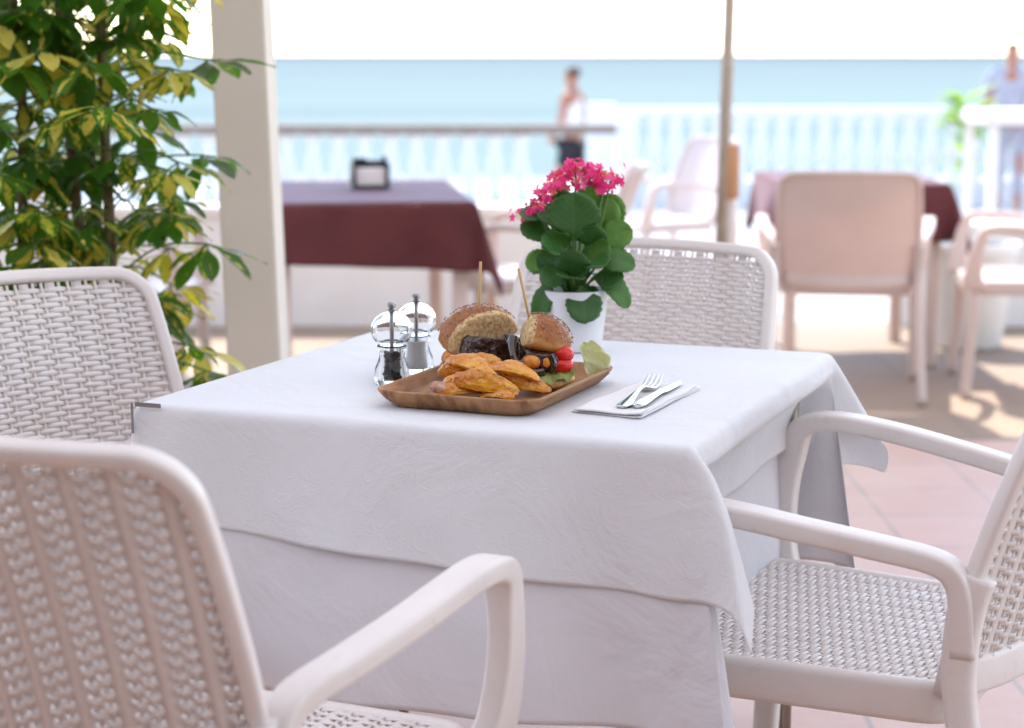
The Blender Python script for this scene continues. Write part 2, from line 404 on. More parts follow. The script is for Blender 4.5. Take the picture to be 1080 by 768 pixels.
# restaurant front behind the viewer
fc = empty('restaurant_facade', (0, -1.6, 0), AX)
tag(fc, 'plastered restaurant front wall with dark glazed doors behind the terrace', 'building')
bm = bmesh.new()
for x, w in ((-7.2, 3.0), (-3.0, 1.6), (.6, 1.2), (4.2, 1.6), (8.0, 2.6)): box(bm, (x, -.4, 1.4), (w, .3, 2.8))
box(bm, (.3, -.42, 2.55), (18, .25, .5))
objb('wall', bm, M['facade_plaster'], fc, False)
for x, w in ((-4.75, 1.9), (-1.1, 2.2), (2.3, 2.2), (5.85, 1.7)):
    bm = bmesh.new(); box(bm, (x, -.42, 1.15), (w - .12, .03, 2.28)); objb('window_pane', bm, M['dark_glass'], fc, False)

# square pillar carrying the awning
def frustum(bm, c0, s0, c1, s1):
    vs = []
    for (c, s) in ((c0, s0), (c1, s1)):
        for dx, dy in ((-1, -1), (1, -1), (1, 1), (-1, 1)): vs.append(bm.verts.new((c[0] + dx * s / 2, c[1] + dy * s / 2, c[2])))
    for f in ((3, 2, 1, 0), (4, 5, 6, 7), (0, 1, 5, 4), (1, 2, 6, 5), (2, 3, 7, 6), (3, 0, 4, 7)): bm.faces.new([vs[i] for i in f])
pil = empty('square_pillar', (-.605, 4.36, 0), R(-4))
tag(pil, 'smooth beige square pillar rising beside the tall leafy plant', 'pillar')
bm = bmesh.new(); frustum(bm, (.03, 0, 0), .124, (-.045, 0, 2.68), .120)
bmesh.ops.bevel(bm, geom=[e for e in bm.edges if abs(e.verts[0].co.z - e.verts[1].co.z) > 1], offset=.006, segments=2, affect='EDGES')
objb('shaft', bm, M['pillar_paint'], pil, False)
bm = bmesh.new(); box(bm, (.03, 0, .05), (.17, .17, .1), bev=.006); objb('plinth', bm, M['pillar_paint'], pil, False)

# low white parapet along the terrace's seaward edge
def low_wall(x0, x1, y, h, label):
    w = empty('low_wall', ((x0 + x1) / 2, y, 0))
    tag(w, label, 'wall', 'low white walls along the terrace edge')
    bm = bmesh.new(); box(bm, (0, 0, h / 2 - .05), (x1 - x0, .12, h + .1)); objb('wall_body', bm, M['white_paint'], w, False)
    bm = bmesh.new(); box(bm, (0, 0, h + .022), (x1 - x0 + .03, .17, .045), bev=.008); objb('coping', bm, M['white_paint'], w, False)
low_wall(-6.0, .18, 8.62, .50, 'long low white wall closing the terrace behind the left maroon table')
low_wall(1.75, 6.0, 8.62, .42, 'low white wall behind the right-hand chairs and white planter')

# balustrades
def baluster_bm(h):
    bm = bmesh.new()
    pr = [(0, 0), (.080, 0), (.080, .05), (.058, .07), (.052, .10), (.084, .19), (.090, .26), (.070, .36), (.050, .47), (.046, .56), (.064, .60), (.064, .63), (.078, .65), (.078, .70), (0, .70)]
    lathe(bm, [(r, z / .70 * h) for r, z in pr], 12); return bm
def balustrade(x0, y0, x1, y1, zb, zt, step, railmat, label, xstop=None, postw=.3):
    L = sqrt((x1 - x0) ** 2 + (y1 - y0) ** 2); a = math.atan2(y1 - y0, x1 - x0)
    b = empty('balustrade', (x0, y0, -.5), a)
    tag(b, label, 'balustrade', 'white balustrades above the beach')
    hb = zb + .5; ht = zt + .5
    bm = bmesh.new(); box(bm, (L / 2, 0, hb / 2), (L, .26, hb)); objb('base', bm, M['white_paint'], b, False)
    bm = bmesh.new(); box(bm, (L / 2, 0, ht - .045), (L, .24, .09), bev=.015); objb('handrail', bm, M[railmat], b, False)
    end = L if xstop is None else xstop
    h = ht - .09 - hb
    me = None; x = step * .5; k = 0; objs = []
    while x < end:
        if me is None:
            o = objb('baluster', baluster_bm(h), M['white_paint'], b); me = o.data
        else:
            o = bpy.data.objects.new('baluster', me); COL.objects.link(o); o.parent = b
        o.location = (x, 0, hb); x += step; k += 1
    for px in (0.0, L):
        bm = bmesh.new(); box(bm, (px, 0, ht / 2 + .02), (postw, .30, ht + .04), bev=.01)
        objb('post', bm, M['white_paint'], b, False)
balustrade(-6.6, 17.8, 1.05, 17.8, -.10, .575, .243, 'sun_bleached_rail', 'left balustrade of turned white balusters under a brownish handrail', 6.85, .16)
balustrade(1.02, 21.8, 13.2, 21.8, -.20, .62, .243, 'white_paint', 'right all-white balustrade farther back in front of the sea')

# ------------------------------------------------------------------ woven chair
def back_y(x, z): 
    t = z - .45
    return -.240 - .25 * t - .16 * t * t + .95 * x * x
def seat_z(x, y):
    return .447 - .010 * (1 - min(1, (x / .245) ** 2)) * (1 - min(1, ((y) / .24) ** 2)) - .9 * max(0, y - .17) ** 2
def back_pt(x, z, off):
    e = .002
    dydx = 1.9 * x; dydz = -.25 - .32 * (z - .45)
    nrm = Vector((-dydx, 1, -dydz)).normalized()
    return Vector((x, back_y(x, z), z)) + nrm * off
def seat_pt(x, y, off): return Vector((x, y, seat_z(x, y) + off))

PER = .0430; ROW = .0078
def weave(bm, fpt, rows, xr, hi=True):
    """rows: list of row coordinates; xr(row)->(x0,x1); weft passes behind one thin stake in each period, alternating"""
    sec = [(.0038 * cos(a), .0016 * sin(a)) for a in [pi / 6 + 2 * pi * k / 6 for k in range(6)]]
    for ri, r in enumerate(rows):
        x0, x1 = xr(r)
        if x1 - x0 < .02: continue
        ns = int((x1 - x0) / (PER / 12)); prev = None
        sh = PER / 3 if ri % 2 == 0 else -PER / 3
        for k in range(ns + 1):
            x = x0 + (x1 - x0) * k / ns
            ph = (x - sh) / PER; ph -= round(ph)
            d = math.exp(-(ph / .16) ** 2)
            off = .0017 - .0076 * d
            ring = [bm.verts.new(fpt(x, r + a * (1 + .12 * (1 - d)), off + b)) for a, b in sec]
            if prev:
                for q in range(6): bm.faces.new((prev[q], prev[(q + 1) % 6], ring[(q + 1) % 6], ring[q]))
            prev = ring
def stakes(bm, fpt, r0, r1, xmax, inside, wide=True):
    k0 = int(xmax / PER) + 1
    for k in range(-k0, k0 + 1):
        for dx, w, off, th in ((0, .0080, -.0012, .0007), (PER / 3, .0021, -.0003, .0012), (-PER / 3, .0021, -.0003, .0012)):
            x = k * PER + dx
            n = 22; prev = None
            for j in range(n + 1):
                r = r0 + (r1 - r0) * j / n
                if not inside(x, r): prev = None; continue
                ring = [bm.verts.new(fpt(x + a, r, off + b)) for a, b in ((-w, -th), (w, -th), (w, th), (-w, th))]
                if prev:
                    for q in range(4): bm.faces.new((prev[q], prev[(q + 1) % 4], ring[(q + 1) % 4], ring[q]))
                prev = ring

BT = .872
def hw(z):            # centreline half width of the back frame
    pts = [(.44, .232), (.55, .246), (.65, .246), (.75, .242), (.82, .238), (.90, .232)]
    for (z0, w0), (z1, w1) in zip(pts, pts[1:]):
        if z <= z1: return w0 + (w1 - w0) * max(0, (z - z0)) / (z1 - z0)
    return pts[-1][1]
def back_half(z):
    w = hw(z); r = .05
    if z > BT - r: w = w - r + sqrt(max(0, r * r - (z - BT + r) ** 2))
    return w

def make_chair(weave_on=True, mat='chair_plastic', name='armchair'):
    root = empty(name)
    m = M[mat]
    # backrest panel
    rows = [.478 + ROW * k for k in range(int((BT - .018 - .478) / ROW) + 1)]
    bm = bmesh.new()
    if weave_on:
        weave(bm, back_pt, rows, lambda z: (-back_half(z) + .006, back_half(z) - .006))
        stakes(bm, back_pt, .462, BT - .008, .24, lambda x, z: abs(x) < back_half(z) - .006)
    else:
        n1, n2 = 20, 16; vg = {}
        for s_, off in ((0, .004), (1, -.004)):
            for j in range(n2 + 1):
                z = .46 + (BT - .01 - .46) * j / n2
                for i in range(n1 + 1): vg[s_, i, j] = bm.verts.new(back_pt((2 * i / n1 - 1) * (back_half(z) - .006), z, off))
            for j in range(n2):
                for i in range(n1):
                    q = (vg[s_, i, j], vg[s_, i + 1, j], vg[s_, i + 1, j + 1], vg[s_, i, j + 1]); bm.faces.new(q if s_ else q[::-1])
    objb('backrest', bm, m, root)
    # back frame: hoop
    pts = [(-hw(.44), .44)] + [(-hw(z), z) for z in (.50, .56, .62, .68, .74, .79)]
    r = .052
    for k in range(7):
        a = pi - k / 6 * pi / 2
        pts.append((-hw(.83) + r + r * cos(a), BT - r + r * sin(a)))
    pts += [(x, BT + .004 * (1 - (x / .17) ** 2)) for x in (-.12, -.06, 0)]
    full = pts + [(-x, z) for x, z in reversed(pts[:-1])]
    path = [Vector((x, back_y(x, z), z)) for x, z in full]
    path = smoothpath(path, 2)
    bm = bmesh.new()
    N = len(path)
    def side_n(t):
        p = path[min(N - 1, int(round(t * (N - 1))))]
        return Vector((-1.9 * p.x, 1, .25 + .32 * (p.z - .45)))
    sweep(bm, path, lambda t: rrect(.023, .020, .006), side=side_n)
    # bottom rail
    pts2 = [Vector((x, back_y(x, .462), .462 - .012 * (1 - (x / .23) ** 2))) for x in np.linspace(-.23, .23, 15)]
    sweep(bm, pts2, rrect(.052, .022, .009), side=(0, 0, 1))
    objb('back_frame', bm, m, root)
    # seat
    def seat_half(y): return .248 - .030 * (1 - (y + .19) / .42)
    bm = bmesh.new()
    y0, y1 = -.178, .212
    if weave_on:
        rows = [y0 + ROW * k for k in range(int((y1 - y0) / ROW) + 1)]
        weave(bm, seat_pt, rows, lambda y: (-seat_half(y) + .010, seat_half(y) - .010))
        stakes(bm, seat_pt, y0 - .01, y1 + .006, .245, lambda x, y: abs(x) < seat_half(y) - .01)
    else:
        vg = {}
        for j in range(11):
            y = y0 - .01 + (y1 + .02 - y0) * j / 10
            for i in range(13): vg[i, j] = bm.verts.new(seat_pt((2 * i / 12 - 1) * (seat_half(y) - .005), y, .002))
        for j in range(10):
            for i in range(12): bm.faces.new((vg[i, j], vg[i + 1, j], vg[i + 1, j + 1], vg[i, j + 1]))
    objb('seat', bm, m, root)
    bm = bmesh.new()
    cr = .045; out = []
    corners = [(.250, .228), (-.250, .228), (-.218, -.192), (.218, -.192)]
    C4 = [Vector((x, y, 0)) for x, y in corners]
    for i in range(4):
        p, a, b = C4[i], C4[i - 1], C4[(i + 1) % 4]
        da = (a - p).normalized(); db = (b - p).normalized()
        for k in range(6):
            t = k / 5
            q = p + da * cr * (1 - t) ** 2 + db * cr * t ** 2
            out.append(q)
        for k in range(1, 5): out.append((p + db * cr).lerp(b - db * cr, k / 5))
    path = []
    for q in out: path.append(Vector((q.x, q.y, .4235 - .9 * max(0, q.y - .17) ** 2)))
    sweep(bm, path, rrect(.056, .024, .010), side=(0, 0, 1), closed=True)
    objb('seat_frame', bm, m, root)
    # arms with front post
    for s in (1, -1):
        raw = [(.250, -.214, .500), (.253, -.212, .560), (.258, -.203, .598), (.266, -.176, .617), (.281, -.11, .630), (.296, -.02, .644), (.303, .05, .654), (.307, .122, .661), (.308, .166, .658), (.308, .194, .643), (.307, .206, .608), (.305, .214, .577), (.300, .222, .53), (.290, .226, .47), (.276, .222, .425)]
        path = smoothpath([(s * x, y, z) for x, y, z in raw], 4)
        def sec(t):
            if t < .55: a, b = .044 - .010 * (1 - t / .55), .027 + .006 * max(0, 1 - t / .2)
            elif t < .74: q = (t - .55) / .19; a, b = .044 - .012 * q, .027 + .017 * q
            else: q = (t - .74) / .26; a, b = .032 - .002 * q, .044 + .044 * q ** 2
            return rrect(a, b, .0065, 4)
        bm = bmesh.new(); sweep(bm, path, sec, side=(1, 0, 0))
        arm = objb('armrest', bm, m, root)
        bm = bmesh.new()
        lathe(bm, [(0, .002), (.005, .002), (.006, 0)], 10)
        bmesh.ops.rotate(bm, verts=bm.verts, matrix=Matrix.Rotation(s * pi / 2, 3, 'Y'))
        bmesh.ops.translate(bm, verts=bm.verts, vec=(s * .303, .222, .482))
        # slotted dark screw on the inner and outer side
        objb('screw', bm, M['screw_dark'], arm)
        # rear post from arm down into the rear leg
        bm = bmesh.new()
        path = smoothpath([(s * .246, -.226, .60), (s * .249, -.216, .56), (s * .250, -.210, .50), (s * .250, -.215, .42), (s * .262, -.262, .20), (s * .272, -.310, .0)], 5)
        sweep(bm, path, lambda t: rrect(.036 - .008 * t, .046 - .010 * t, .010), side=(1, 0, 0))
        objb('leg', bm, m, root)
        bm = bmesh.new()
        path = smoothpath([(s * .262, .214, .415), (s * .268, .222, .25), (s * .276, .236, .0)], 5)
        sweep(bm, path, lambda t: rrect(.034 - .004 * t, .046 - .012 * t, .010), side=(1, 0, 0))
        objb('leg', bm, m, root)
    return root

def place(o, x, y, deg, label, group='white woven armchairs round the white table', cat='armchair', z=0, zs=1.0):
    """deg = facing direction, counter-clockwise from +X"""
    o.location = (x, y, z); o.rotation_euler = (0, 0, R(deg - 90)); o.scale = (1, 1, zs)
    tag(o, label, cat, group)
chairA = make_chair()
place(chairA, -.372, 2.01, 66, 'woven white plastic armchair in the foreground with its back to the viewer')
chairB = copy_tree(chairA); place(chairB, .476, 2.534, 152, 'woven white armchair at the right table edge with its whole seat showing')
chairC = copy_tree(chairA); place(chairC, -.535, 2.66, -45, 'woven white armchair in front of the tall variegated plant')
chairD = copy_tree(chairA); place(chairD, .12, 3.13, 247, 'woven white armchair behind the table, showing beside the flower pot')

# ------------------------------------------------------------------ dining table and cloths
TC = Vector((-.002, 2.737, .745)); TA = R(-21.8)
tb = empty('dining_table', (TC.x, TC.y, 0), TA)
tag(tb, 'square table on thin steel legs hidden under two white cloths', 'table')
bm = bmesh.new(); box(bm, (0, 0, .745 - .02), (.77, .77, .034), bev=.006); objb('tabletop', bm, M['white_paint'], tb)
for sx in (-1, 1):
    for sy in (-1, 1):
        bm = bmesh.new(); tube(bm, [(sx * .340, sy * .340, 0), (sx * .340, sy * .340, .708)], .0105, 12); objb('leg', bm, M['tube_steel'], tb)
def drape(name, mat, hx, hy, over, ear, ripple, seed, inset=0.0, top=.0102, press=0.0, flap=0.0, n=96, sub=1, thick=.0009, fold=3):
    """cloth laid over a hx x hy half-size table. over = overhang at (left, right, front, back) as pairs
    (start, end) along that side; ear = how far each corner fold stands out (fl, fr, br, bl)"""
    Rr = .0085; rn = random.Random(seed); ph = [rn.uniform(0, 6.28) for _ in range(8)]
    (l0, l1), (r0, r1), (f0, f1), (b0, b1) = over
    verts = []; uvs = []
    def prm(i):     # denser grid near the edges
        t = i / n * 2 - 1
        return t
    HX, HY = hx - Rr + inset, hy - Rr + inset
    for j in range(n + 1):
        for i in range(n + 1):
            a, b = prm(i), prm(j)
            ua, ub = (a + 1) / 2, (b + 1) / 2
            lx = l0 + (l1 - l0) * ub; rx = r0 + (r1 - r0) * ub
            fy = f0 + (f1 - f0) * ua; by = b0 + (b1 - b0) * ua
            X = (hx + (rx if a > 0 else lx)) * a
            Y = (hy + (by if b > 0 else fy)) * b
            sx, sy = abs(X) - HX, abs(Y) - HY
            gx, gy = (1 if X > 0 else -1), (1 if Y > 0 else -1)
            wr = .0016 * sin(7 * X + ph[0]) * sin(6 * Y + ph[1]) * (top > .006)
            if sx <= 0 and sy <= 0:
                p = Vector((X, Y, top + min(0, wr)))
            else:
                if sx > 0 and sy > 0: r = sqrt(sx * sx + sy * sy); phi = math.atan2(sy, sx)
                elif sx > 0: r = sx; phi = 0.0
                else: r = sy; phi = pi / 2
                q = min(r / Rr, pi / 2)
                out = Rr * sin(q); dep = Rr * (1 - cos(q)) + max(0, r - Rr * pi / 2)
                # position round the rim, continuous through the corners
                mx, my = min(abs(X), HX), min(abs(Y), HY)
                ci = {(-1, -1): 0, (1, -1): 1, (1, 1): 2, (-1, 1): 3}[gx, gy]
                hang = max(0, r - Rr * .8)
                rip = 0
                if sy > 0 and sx <= 0: rip = sin(10.5 * X + ph[2] + gy) * .6 + sin(23 * X + ph[3]) * .4; edge = 1 - abs(X) / HX
                elif sx > 0 and sy <= 0: rip = sin(11.5 * Y + ph[4] + gx) * .6 + sin(21 * Y + ph[5]) * .4; edge = 1 - abs(Y) / HY
                else: edge = 0
                w_ = min(1, edge * 5)
                push = hang * (.040 + ripple * rip * w_ + ripple * .5 * w_)
                c2 = sin(2 * phi)
                if sx > 0 and sy > 0:
                    push += hang * ear[ci] * c2 ** 2 + hang * .06 * sin(fold * 2 * phi + ph[6] * 0) * c2
                    dep *= 1 - .16 * min(1, ear[ci] * 2) * c2
                if gx > 0 and sx > 0 and press:      # the chair arms push the right side in under the table
                    push -= press * (1 - math.exp(-max(0, hang - .036) / .03)) * max(0, 1 - phi / .6) * (1 if sy <= 0 or gy < 0 else max(0, 1 - phi / .35))
                nx_, ny_ = cos(phi) * gx, sin(phi) * gy
                tz = hang * ((.10 + .1 * ear[ci]) * c2 * sin(4 * phi + ph[7] * .3) + (.15 * c2 if ci == 1 else 0))
                if ci == 1: tz += flap * (1 - math.exp(-hang / .04)) * c2
                p = Vector((gx * mx if sx <= 0 else gx * HX, gy * my if sy <= 0 else gy * HY, top))
                if sx <= 0: p.x = X
                if sy <= 0: p.y = Y
                p += Vector((nx_ * (out + push) - ny_ * tz, ny_ * (out + push) + nx_ * tz, -dep))
            verts.append(tuple(p)); uvs.append((X / 1.1 + .5, Y / 1.1 + .5))
    fs = [(j * (n + 1) + i, j * (n + 1) + i + 1, (j + 1) * (n + 1) + i + 1, (j + 1) * (n + 1) + i) for j in range(n) for i in range(n)]
    me = bpy.data.meshes.new(name); me.from_pydata(verts, [], fs)
    uv = me.uv_layers.new(name='UVMap')
    co = np.empty(len(me.loops), dtype=np.int32); me.loops.foreach_get('vertex_index', co)
    uv.data.foreach_set('uv', np.array(uvs, dtype=np.float32)[co].ravel())
    o = link(name, me, M[mat])
    if sub: md = o.modifiers.new('s', 'SUBSURF'); md.levels = sub; md.render_levels = sub
    md = o.modifiers.new('t', 'SOLIDIFY'); md.thickness = thick; md.offset = 0
    return o
un = drape('undercloth', 'plain_cloth', .388, .388, ((.34, .34), (.33, .33), (.378, .345), (.33, .33)), (.10, .15, .12, .2), .06, 3, 0.0, .0045, .078, .012)
un.location = TC; un.rotation_euler = (0, 0, TA)
tag(un, 'plain lavender white cloth hanging low below the patterned top cloth', 'tablecloth')
ov = drape('tablecloth', 'damask_cloth', .388, .388, ((.155, .16), (.178, .13), (.150, .200), (.20, .20)), (.13, .36, .50, .3), .085, 3, .0045, .0102, .073, .036, 110)
ov.location = TC; ov.rotation_euler = (0, 0, TA)
tag(ov, 'white damask patterned top cloth spread over the dining table', 'tablecloth')
cp = empty('tablecloth_clip', (TC.x, TC.y, .7555), TA); tag(cp, 'dark steel clip gripping the cloth at the front left table corner', 'clip')
bm = bmesh.new(); box(bm, (-.366, -.3965, -.001), (.040, .0022, .006), bev=.0008); objb('clip_bar', bm, M['dull_steel'], cp, False)
bm = bmesh.new(); box(bm, (-.3900, -.3985, -.020), (.0030, .0030, .042), bev=.0008); objb('clip_bar', bm, M['dull_steel'], cp, False)
TZ = .7555       # surface of the cloth on the table

# ------------------------------------------------------------------ table setting
def sd_noise(name, size, depth=2):
    t = bpy.data.textures.new(name, 'CLOUDS'); t.noise_scale = size; t.noise_depth = depth; return t
tex_c = sd_noise('coarse', .03); tex_f = sd_noise('fine', .006, 3)
def organic(o, voxel=.0012, d1=.003, d2=.0012, smooth=4):
    md = o.modifiers.new('r', 'REMESH'); md.mode = 'VOXEL'; md.voxel_size = voxel; md.use_smooth_shade = True
    md = o.modifiers.new('s', 'SMOOTH'); md.iterations = smooth; md.factor = .5
    for t, s in ((tex_c, d1), (tex_f, d2)):
        if s: md = o.modifiers.new('d', 'DISPLACE'); md.texture = t; md.strength = s; md.texture_coords = 'GLOBAL'; md.mid_level = .5

# wooden plate
PA = R(-22.5)
PW, PL = .238, .325
pc = (-.018, 2.580, TZ)
bm = bmesh.new()
def rr_loop(w, l, r, z, n=8):
    out = []
    for cx, cy, a0 in ((w / 2 - r, l / 2 - r, 0), (-w / 2 + r, l / 2 - r, pi / 2), (-w / 2 + r, -l / 2 + r, pi), (w / 2 - r, -l / 2 + r, 1.5 * pi)):
        for k in range(n + 1):
            a = a0 + k / n * pi / 2
            out.append(bm.verts.new((cx + r * cos(a), cy + r * sin(a), z)))
    return out
loops = [rr_loop(PW - .055, PL - .055, .020, .0005), rr_loop(PW - .036, PL - .036, .026, .0020), rr_loop(PW - .014, PL - .014, .030, .0130), rr_loop(PW - .002, PL - .002, .033, .0215), rr_loop(PW, PL, .034, .0240), rr_loop(PW - .003, PL - .003, .033, .0252),
         rr_loop(PW - .011, PL - .011, .029, .0250), rr_loop(PW - .014, PL - .014, .028, .0236), rr_loop(PW - .032, PL - .032, .022, .0110), rr_loop(PW - .048, PL - .048, .016, .0078), rr_loop(PW - .07, PL - .07, .010, .0070)]
for a, b in zip(loops, loops[1:]):
    for k in range(len(a)): bm.faces.new((a[k], a[(k + 1) % len(a)], b[(k + 1) % len(a)], b[k]))
bm.faces.new(loops[0][::-1]); bm.faces.new(loops[-1])
pl = objb('wooden_plate', bm, M['acacia_wood'], loc=pc); pl.rotation_euler = (0, 0, PA)
tag(pl, 'shallow rectangular acacia wood plate carrying burgers and wedges', 'plate')
PZ = TZ + .0072

# burger halves
def half_bun(name, parent, nrm, off, R_=.052, H=.040, floor=-.004, loc=(0, 0, 0), rot=(0, 0, 0), mat=None, sub=4):
    bm = bmesh.new()
    bmesh.ops.create_icosphere(bm, subdivisions=sub, radius=1.0)
    for v in bm.verts:
        x, y, z = v.co
        z2 = z if z > 0 else z * .42
        v.co = (x * R_ * (1 - .06 * max(0, -z)), y * R_, z2 * H)
    n = Vector(nrm).normalized()
    r = bmesh.ops.bisect_plane(bm, geom=list(bm.verts) + list(bm.edges) + list(bm.faces), plane_co=n * off, plane_no=n, clear_outer=True)
    bmesh.ops.holes_fill(bm, edges=[e for e in bm.edges if e.is_boundary])
    o = objb(name, bm, mat, parent, loc=loc); o.rotation_euler = rot
    return o
def seeds(parent, nrm, off, R_, H, count, rnd):
    bm = bmesh.new(); n = Vector(nrm).normalized(); made = 0
    while made < count:
        a = rnd.uniform(0, 2 * pi); ph = math.acos(1 - rnd.random() * .80)
        d = Vector((sin(ph) * cos(a), sin(ph) * sin(a), cos(ph)))
        p = Vector((d.x * R_, d.y * R_, d.z * H))
        if p.dot(n) > off - .004: continue
        nr = Vector((d.x / R_, d.y / R_, d.z / H)).normalized()
        q = nr.to_track_quat('Z', 'Y').to_matrix() @ Matrix.Rotation(rnd.uniform(0, pi), 3, 'Z')
        r = bmesh.ops.create_icosphere(bm, subdivisions=1, radius=1.0)
        bmesh.ops.transform(bm, matrix=Matrix.Translation(p + nr * .0016) @ q.to_4x4() @ Matrix.Diagonal((.0017, .0011, .0008, 1)), verts=r['verts'])
        made += 1
    return objb('sesame_seeds', bm, M['sesame'], parent)
rnd = random.Random(5)
def ruffle(name, parent, pts, width, mat, amp=.004, freq=9, loc=(0, 0, 0), droop=.4):
    """a ruffled lettuce strip following pts"""
    bm = bmesh.new(); path = smoothpath(pts, 10); prev = None
    for i, p in enumerate(path):
        t = i / (len(path) - 1); tn = (path[min(i + 1, len(path) - 1)] - path[max(i - 1, 0)]).normalized()
        out = tn.cross(Vector((0, 0, 1))).normalized()
        row = []
        for j in range(6):
            u = j / 5; wv = amp * sin(t * freq * 6.28 + j * .5) * u + amp * .6 * sin(t * freq * 14 + 2) * u
            row.append(bm.verts.new(p + out * (width * (u - .3)) + Vector((0, 0, wv - droop * width * u * u))))
        if prev:
            for j in range(5): bm.faces.new((prev[j], prev[j + 1], row[j + 1], row[j]))
        prev = row
    o = objb(name, bm, mat, parent, loc=loc); md = o.modifiers.new('t', 'SOLIDIFY'); md.thickness = .0009
    md = o.modifiers.new('s', 'SUBSURF'); md.levels = 1; md.render_levels = 1
    return o
def disc_half(name, parent, nrm, off, R_, H, mat, loc, rot=(0, 0, 0), voxel=.0012, d1=.004, d2=.0018):
    bm = bmesh.new()
    lathe(bm, [(0, 0), (R_ * .85, 0), (R_ * .97, H * .15), (R_, H * .5), (R_ * .97, H * .85), (R_ * .85, H), (0, H)], 40)
    bmesh.ops.remove_doubles(bm, verts=bm.verts, dist=1e-6)
    n = Vector(nrm).normalized()
    bmesh.ops.bisect_plane(bm, geom=list(bm.verts) + list(bm.edges) + list(bm.faces), plane_co=n * off, plane_no=n, clear_outer=True)
    bmesh.ops.holes_fill(bm, edges=[e for e in bm.edges if e.is_boundary])
    o = objb(name, bm, mat, parent, loc=loc); o.rotation_euler = rot
    organic(o, voxel, d1, d2, 2); return o
def blob(name, parent, loc, s, mat, rot=(0, 0, 0), d1=.004, d2=.0015, voxel=.0012):
    bm = bmesh.new(); bmesh.ops.create_icosphere(bm, subdivisions=3, radius=1.0)
    for v in bm.verts: v.co = Vector((v.co.x * s[0], v.co.y * s[1], v.co.z * s[2]))
    o = objb(name, bm, mat, parent, loc=loc); o.rotation_euler = rot
    if voxel: organic(o, voxel, d1, d2, 2)
    return o
def drips(name, parent, parts, mat, voxel=.0010, d1=.002):
    bm = bmesh.new()
    for pts, r in parts: tube(bm, pts, r, 10)
    o = objb(name, bm, mat, parent); organic(o, voxel, d1, .0006, 3); return o

# left half: cut face to the viewer
nL = Vector((.38, -.91, .10)).normalized()
bl = empty('burger_half', (-.048, 2.640, PZ))
tag(bl, 'burger half with its bready cut face and dark glazed meat towards the viewer', 'burger', 'burger halves on the wooden plate')
mL = bun_mat('bun_cut_towards_viewer', tuple(nL), .0215)
tilt = (R(17), R(-9), R(2))
o = half_bun('top_bun', bl, nL, .024, .0560, .038, mat=mL, loc=(.0, .012, .066), rot=tilt); organic(o, .0011, .006, .0018, 3)
s = seeds(o, nL, .024, .0567, .0390, 190, rnd)
o = half_bun('bottom_bun', bl, nL, .004, .046, .018, mat=M['toasted_bread'], loc=(0, .006, .010)); organic(o, .0013, .004, .0015, 3)
disc_half('patty', bl, (.42, -.90, 0), .032, .047, .034, M['glazed_patty'], (.012, .000, .030), (R(-6), R(4), 0), d1=.007, d2=.003)
blob('fried_onion', bl, (-.035, -.012, .036), (.016, .014, .014), M['fried_chunk'])
blob('fried_onion', bl, (-.040, -.006, .024), (.014, .014, .010), M['fried_chunk'])
ruffle('lettuce', bl, [(-.042, -.010, .024), (-.01, -.020, .022), (.022, -.018, .024), (.048, -.004, .026)], .016, M['green_lettuce'], .003, 5)
drips('sauce', bl, [([(.028, -.020, .058), (.045, -.012, .062), (.058, -.002, .058), (.066, .002, .050)], lambda t: .0055), ([(.046, -.014, .056), (.050, -.016, .042), (.047, -.018, .028)], lambda t: .006 - .0015 * t), ([(.020, -.026, .052), (.026, -.030, .034)], .006), ([(-.006, -.024, .048), (.004, -.028, .036)], .006)], M['dark_sauce'])
bm = bmesh.new(); tube(bm, [(-.0005, .004, .055), (.004, .006, .170)], lambda t: .0020, 8); objb('wooden_skewer', bm, M['bamboo'], bl)

# right half: crust to the viewer, cut face turned to the other half
nR = Vector((-.98, -.12, .02)).normalized()
br = empty('burger_half', (.036, 2.588, PZ))
tag(br, 'burger half showing its seeded round crust, red tomato and bottom bun', 'burger', 'burger halves on the wooden plate')
mR = bun_mat('bun_crust_towards_viewer', tuple(nR), .022)
o = half_bun('top_bun', br, nR, .025, .0430, .0365, mat=mR, loc=(.004, .006, .0655), rot=(R(-3), R(13), 0)); organic(o, .0011, .004, .0010, 3)
seeds(o, nR, .025, .0436, .0376, 230, rnd)
o = half_bun('bottom_bun', br, nR, .020, .044, .020, mat=M['toasted_bread'], loc=(.008, -.004, .010), rot=(0, R(-6), R(10))); organic(o, .0012, .003, .0014, 3)
disc_half('patty', br, nR, .026, .0405, .024, M['glazed_patty'], (.002, .002, .032), (0, R(6), 0), d1=.006, d2=.003)
blob('fried_chunk', br, (-.008, -.029, .042), (.017, .012, .012), M['fried_chunk'], (0, R(-12), 0), .005)
blob('fried_chunk', br, (.010, -.027, .043), (.011, .012, .012), M['fried_chunk'], (0, R(10), 0), .005)
blob('tomato_slice', br, (.034, -.018, .0515), (.0155, .015, .0120), M['tomato'], (0, R(12), 0), .002, .0004)
blob('tomato_slice', br, (.031, -.020, .036), (.0175, .014, .0120), M['tomato'], (0, R(-8), 0), .002, .0004)
ruffle('lettuce', br, [(-.030, -.026, .026), (-.006, -.036, .024), (.020, -.036, .026), (.043, -.022, .030)], .020, M['green_lettuce'], .004, 4)
drips('sauce', br, [([(-.034, -.014, .076), (-.036, -.020, .062), (-.032, -.028, .046), (-.022, -.033, .034)], lambda t: .0065 - .001 * t), ([(-.045, -.010, .078), (-.040, -.014, .066), (-.036, -.020, .05)], .004), ([(.016, -.036, .054), (.021, -.036, .040), (.018, -.034, .030)], .0050), ([(-.024, -.032, .044), (-.018, -.036, .034), (-.004, -.038, .029), (.008, -.037, .030)], .0055)], M['dark_sauce'])
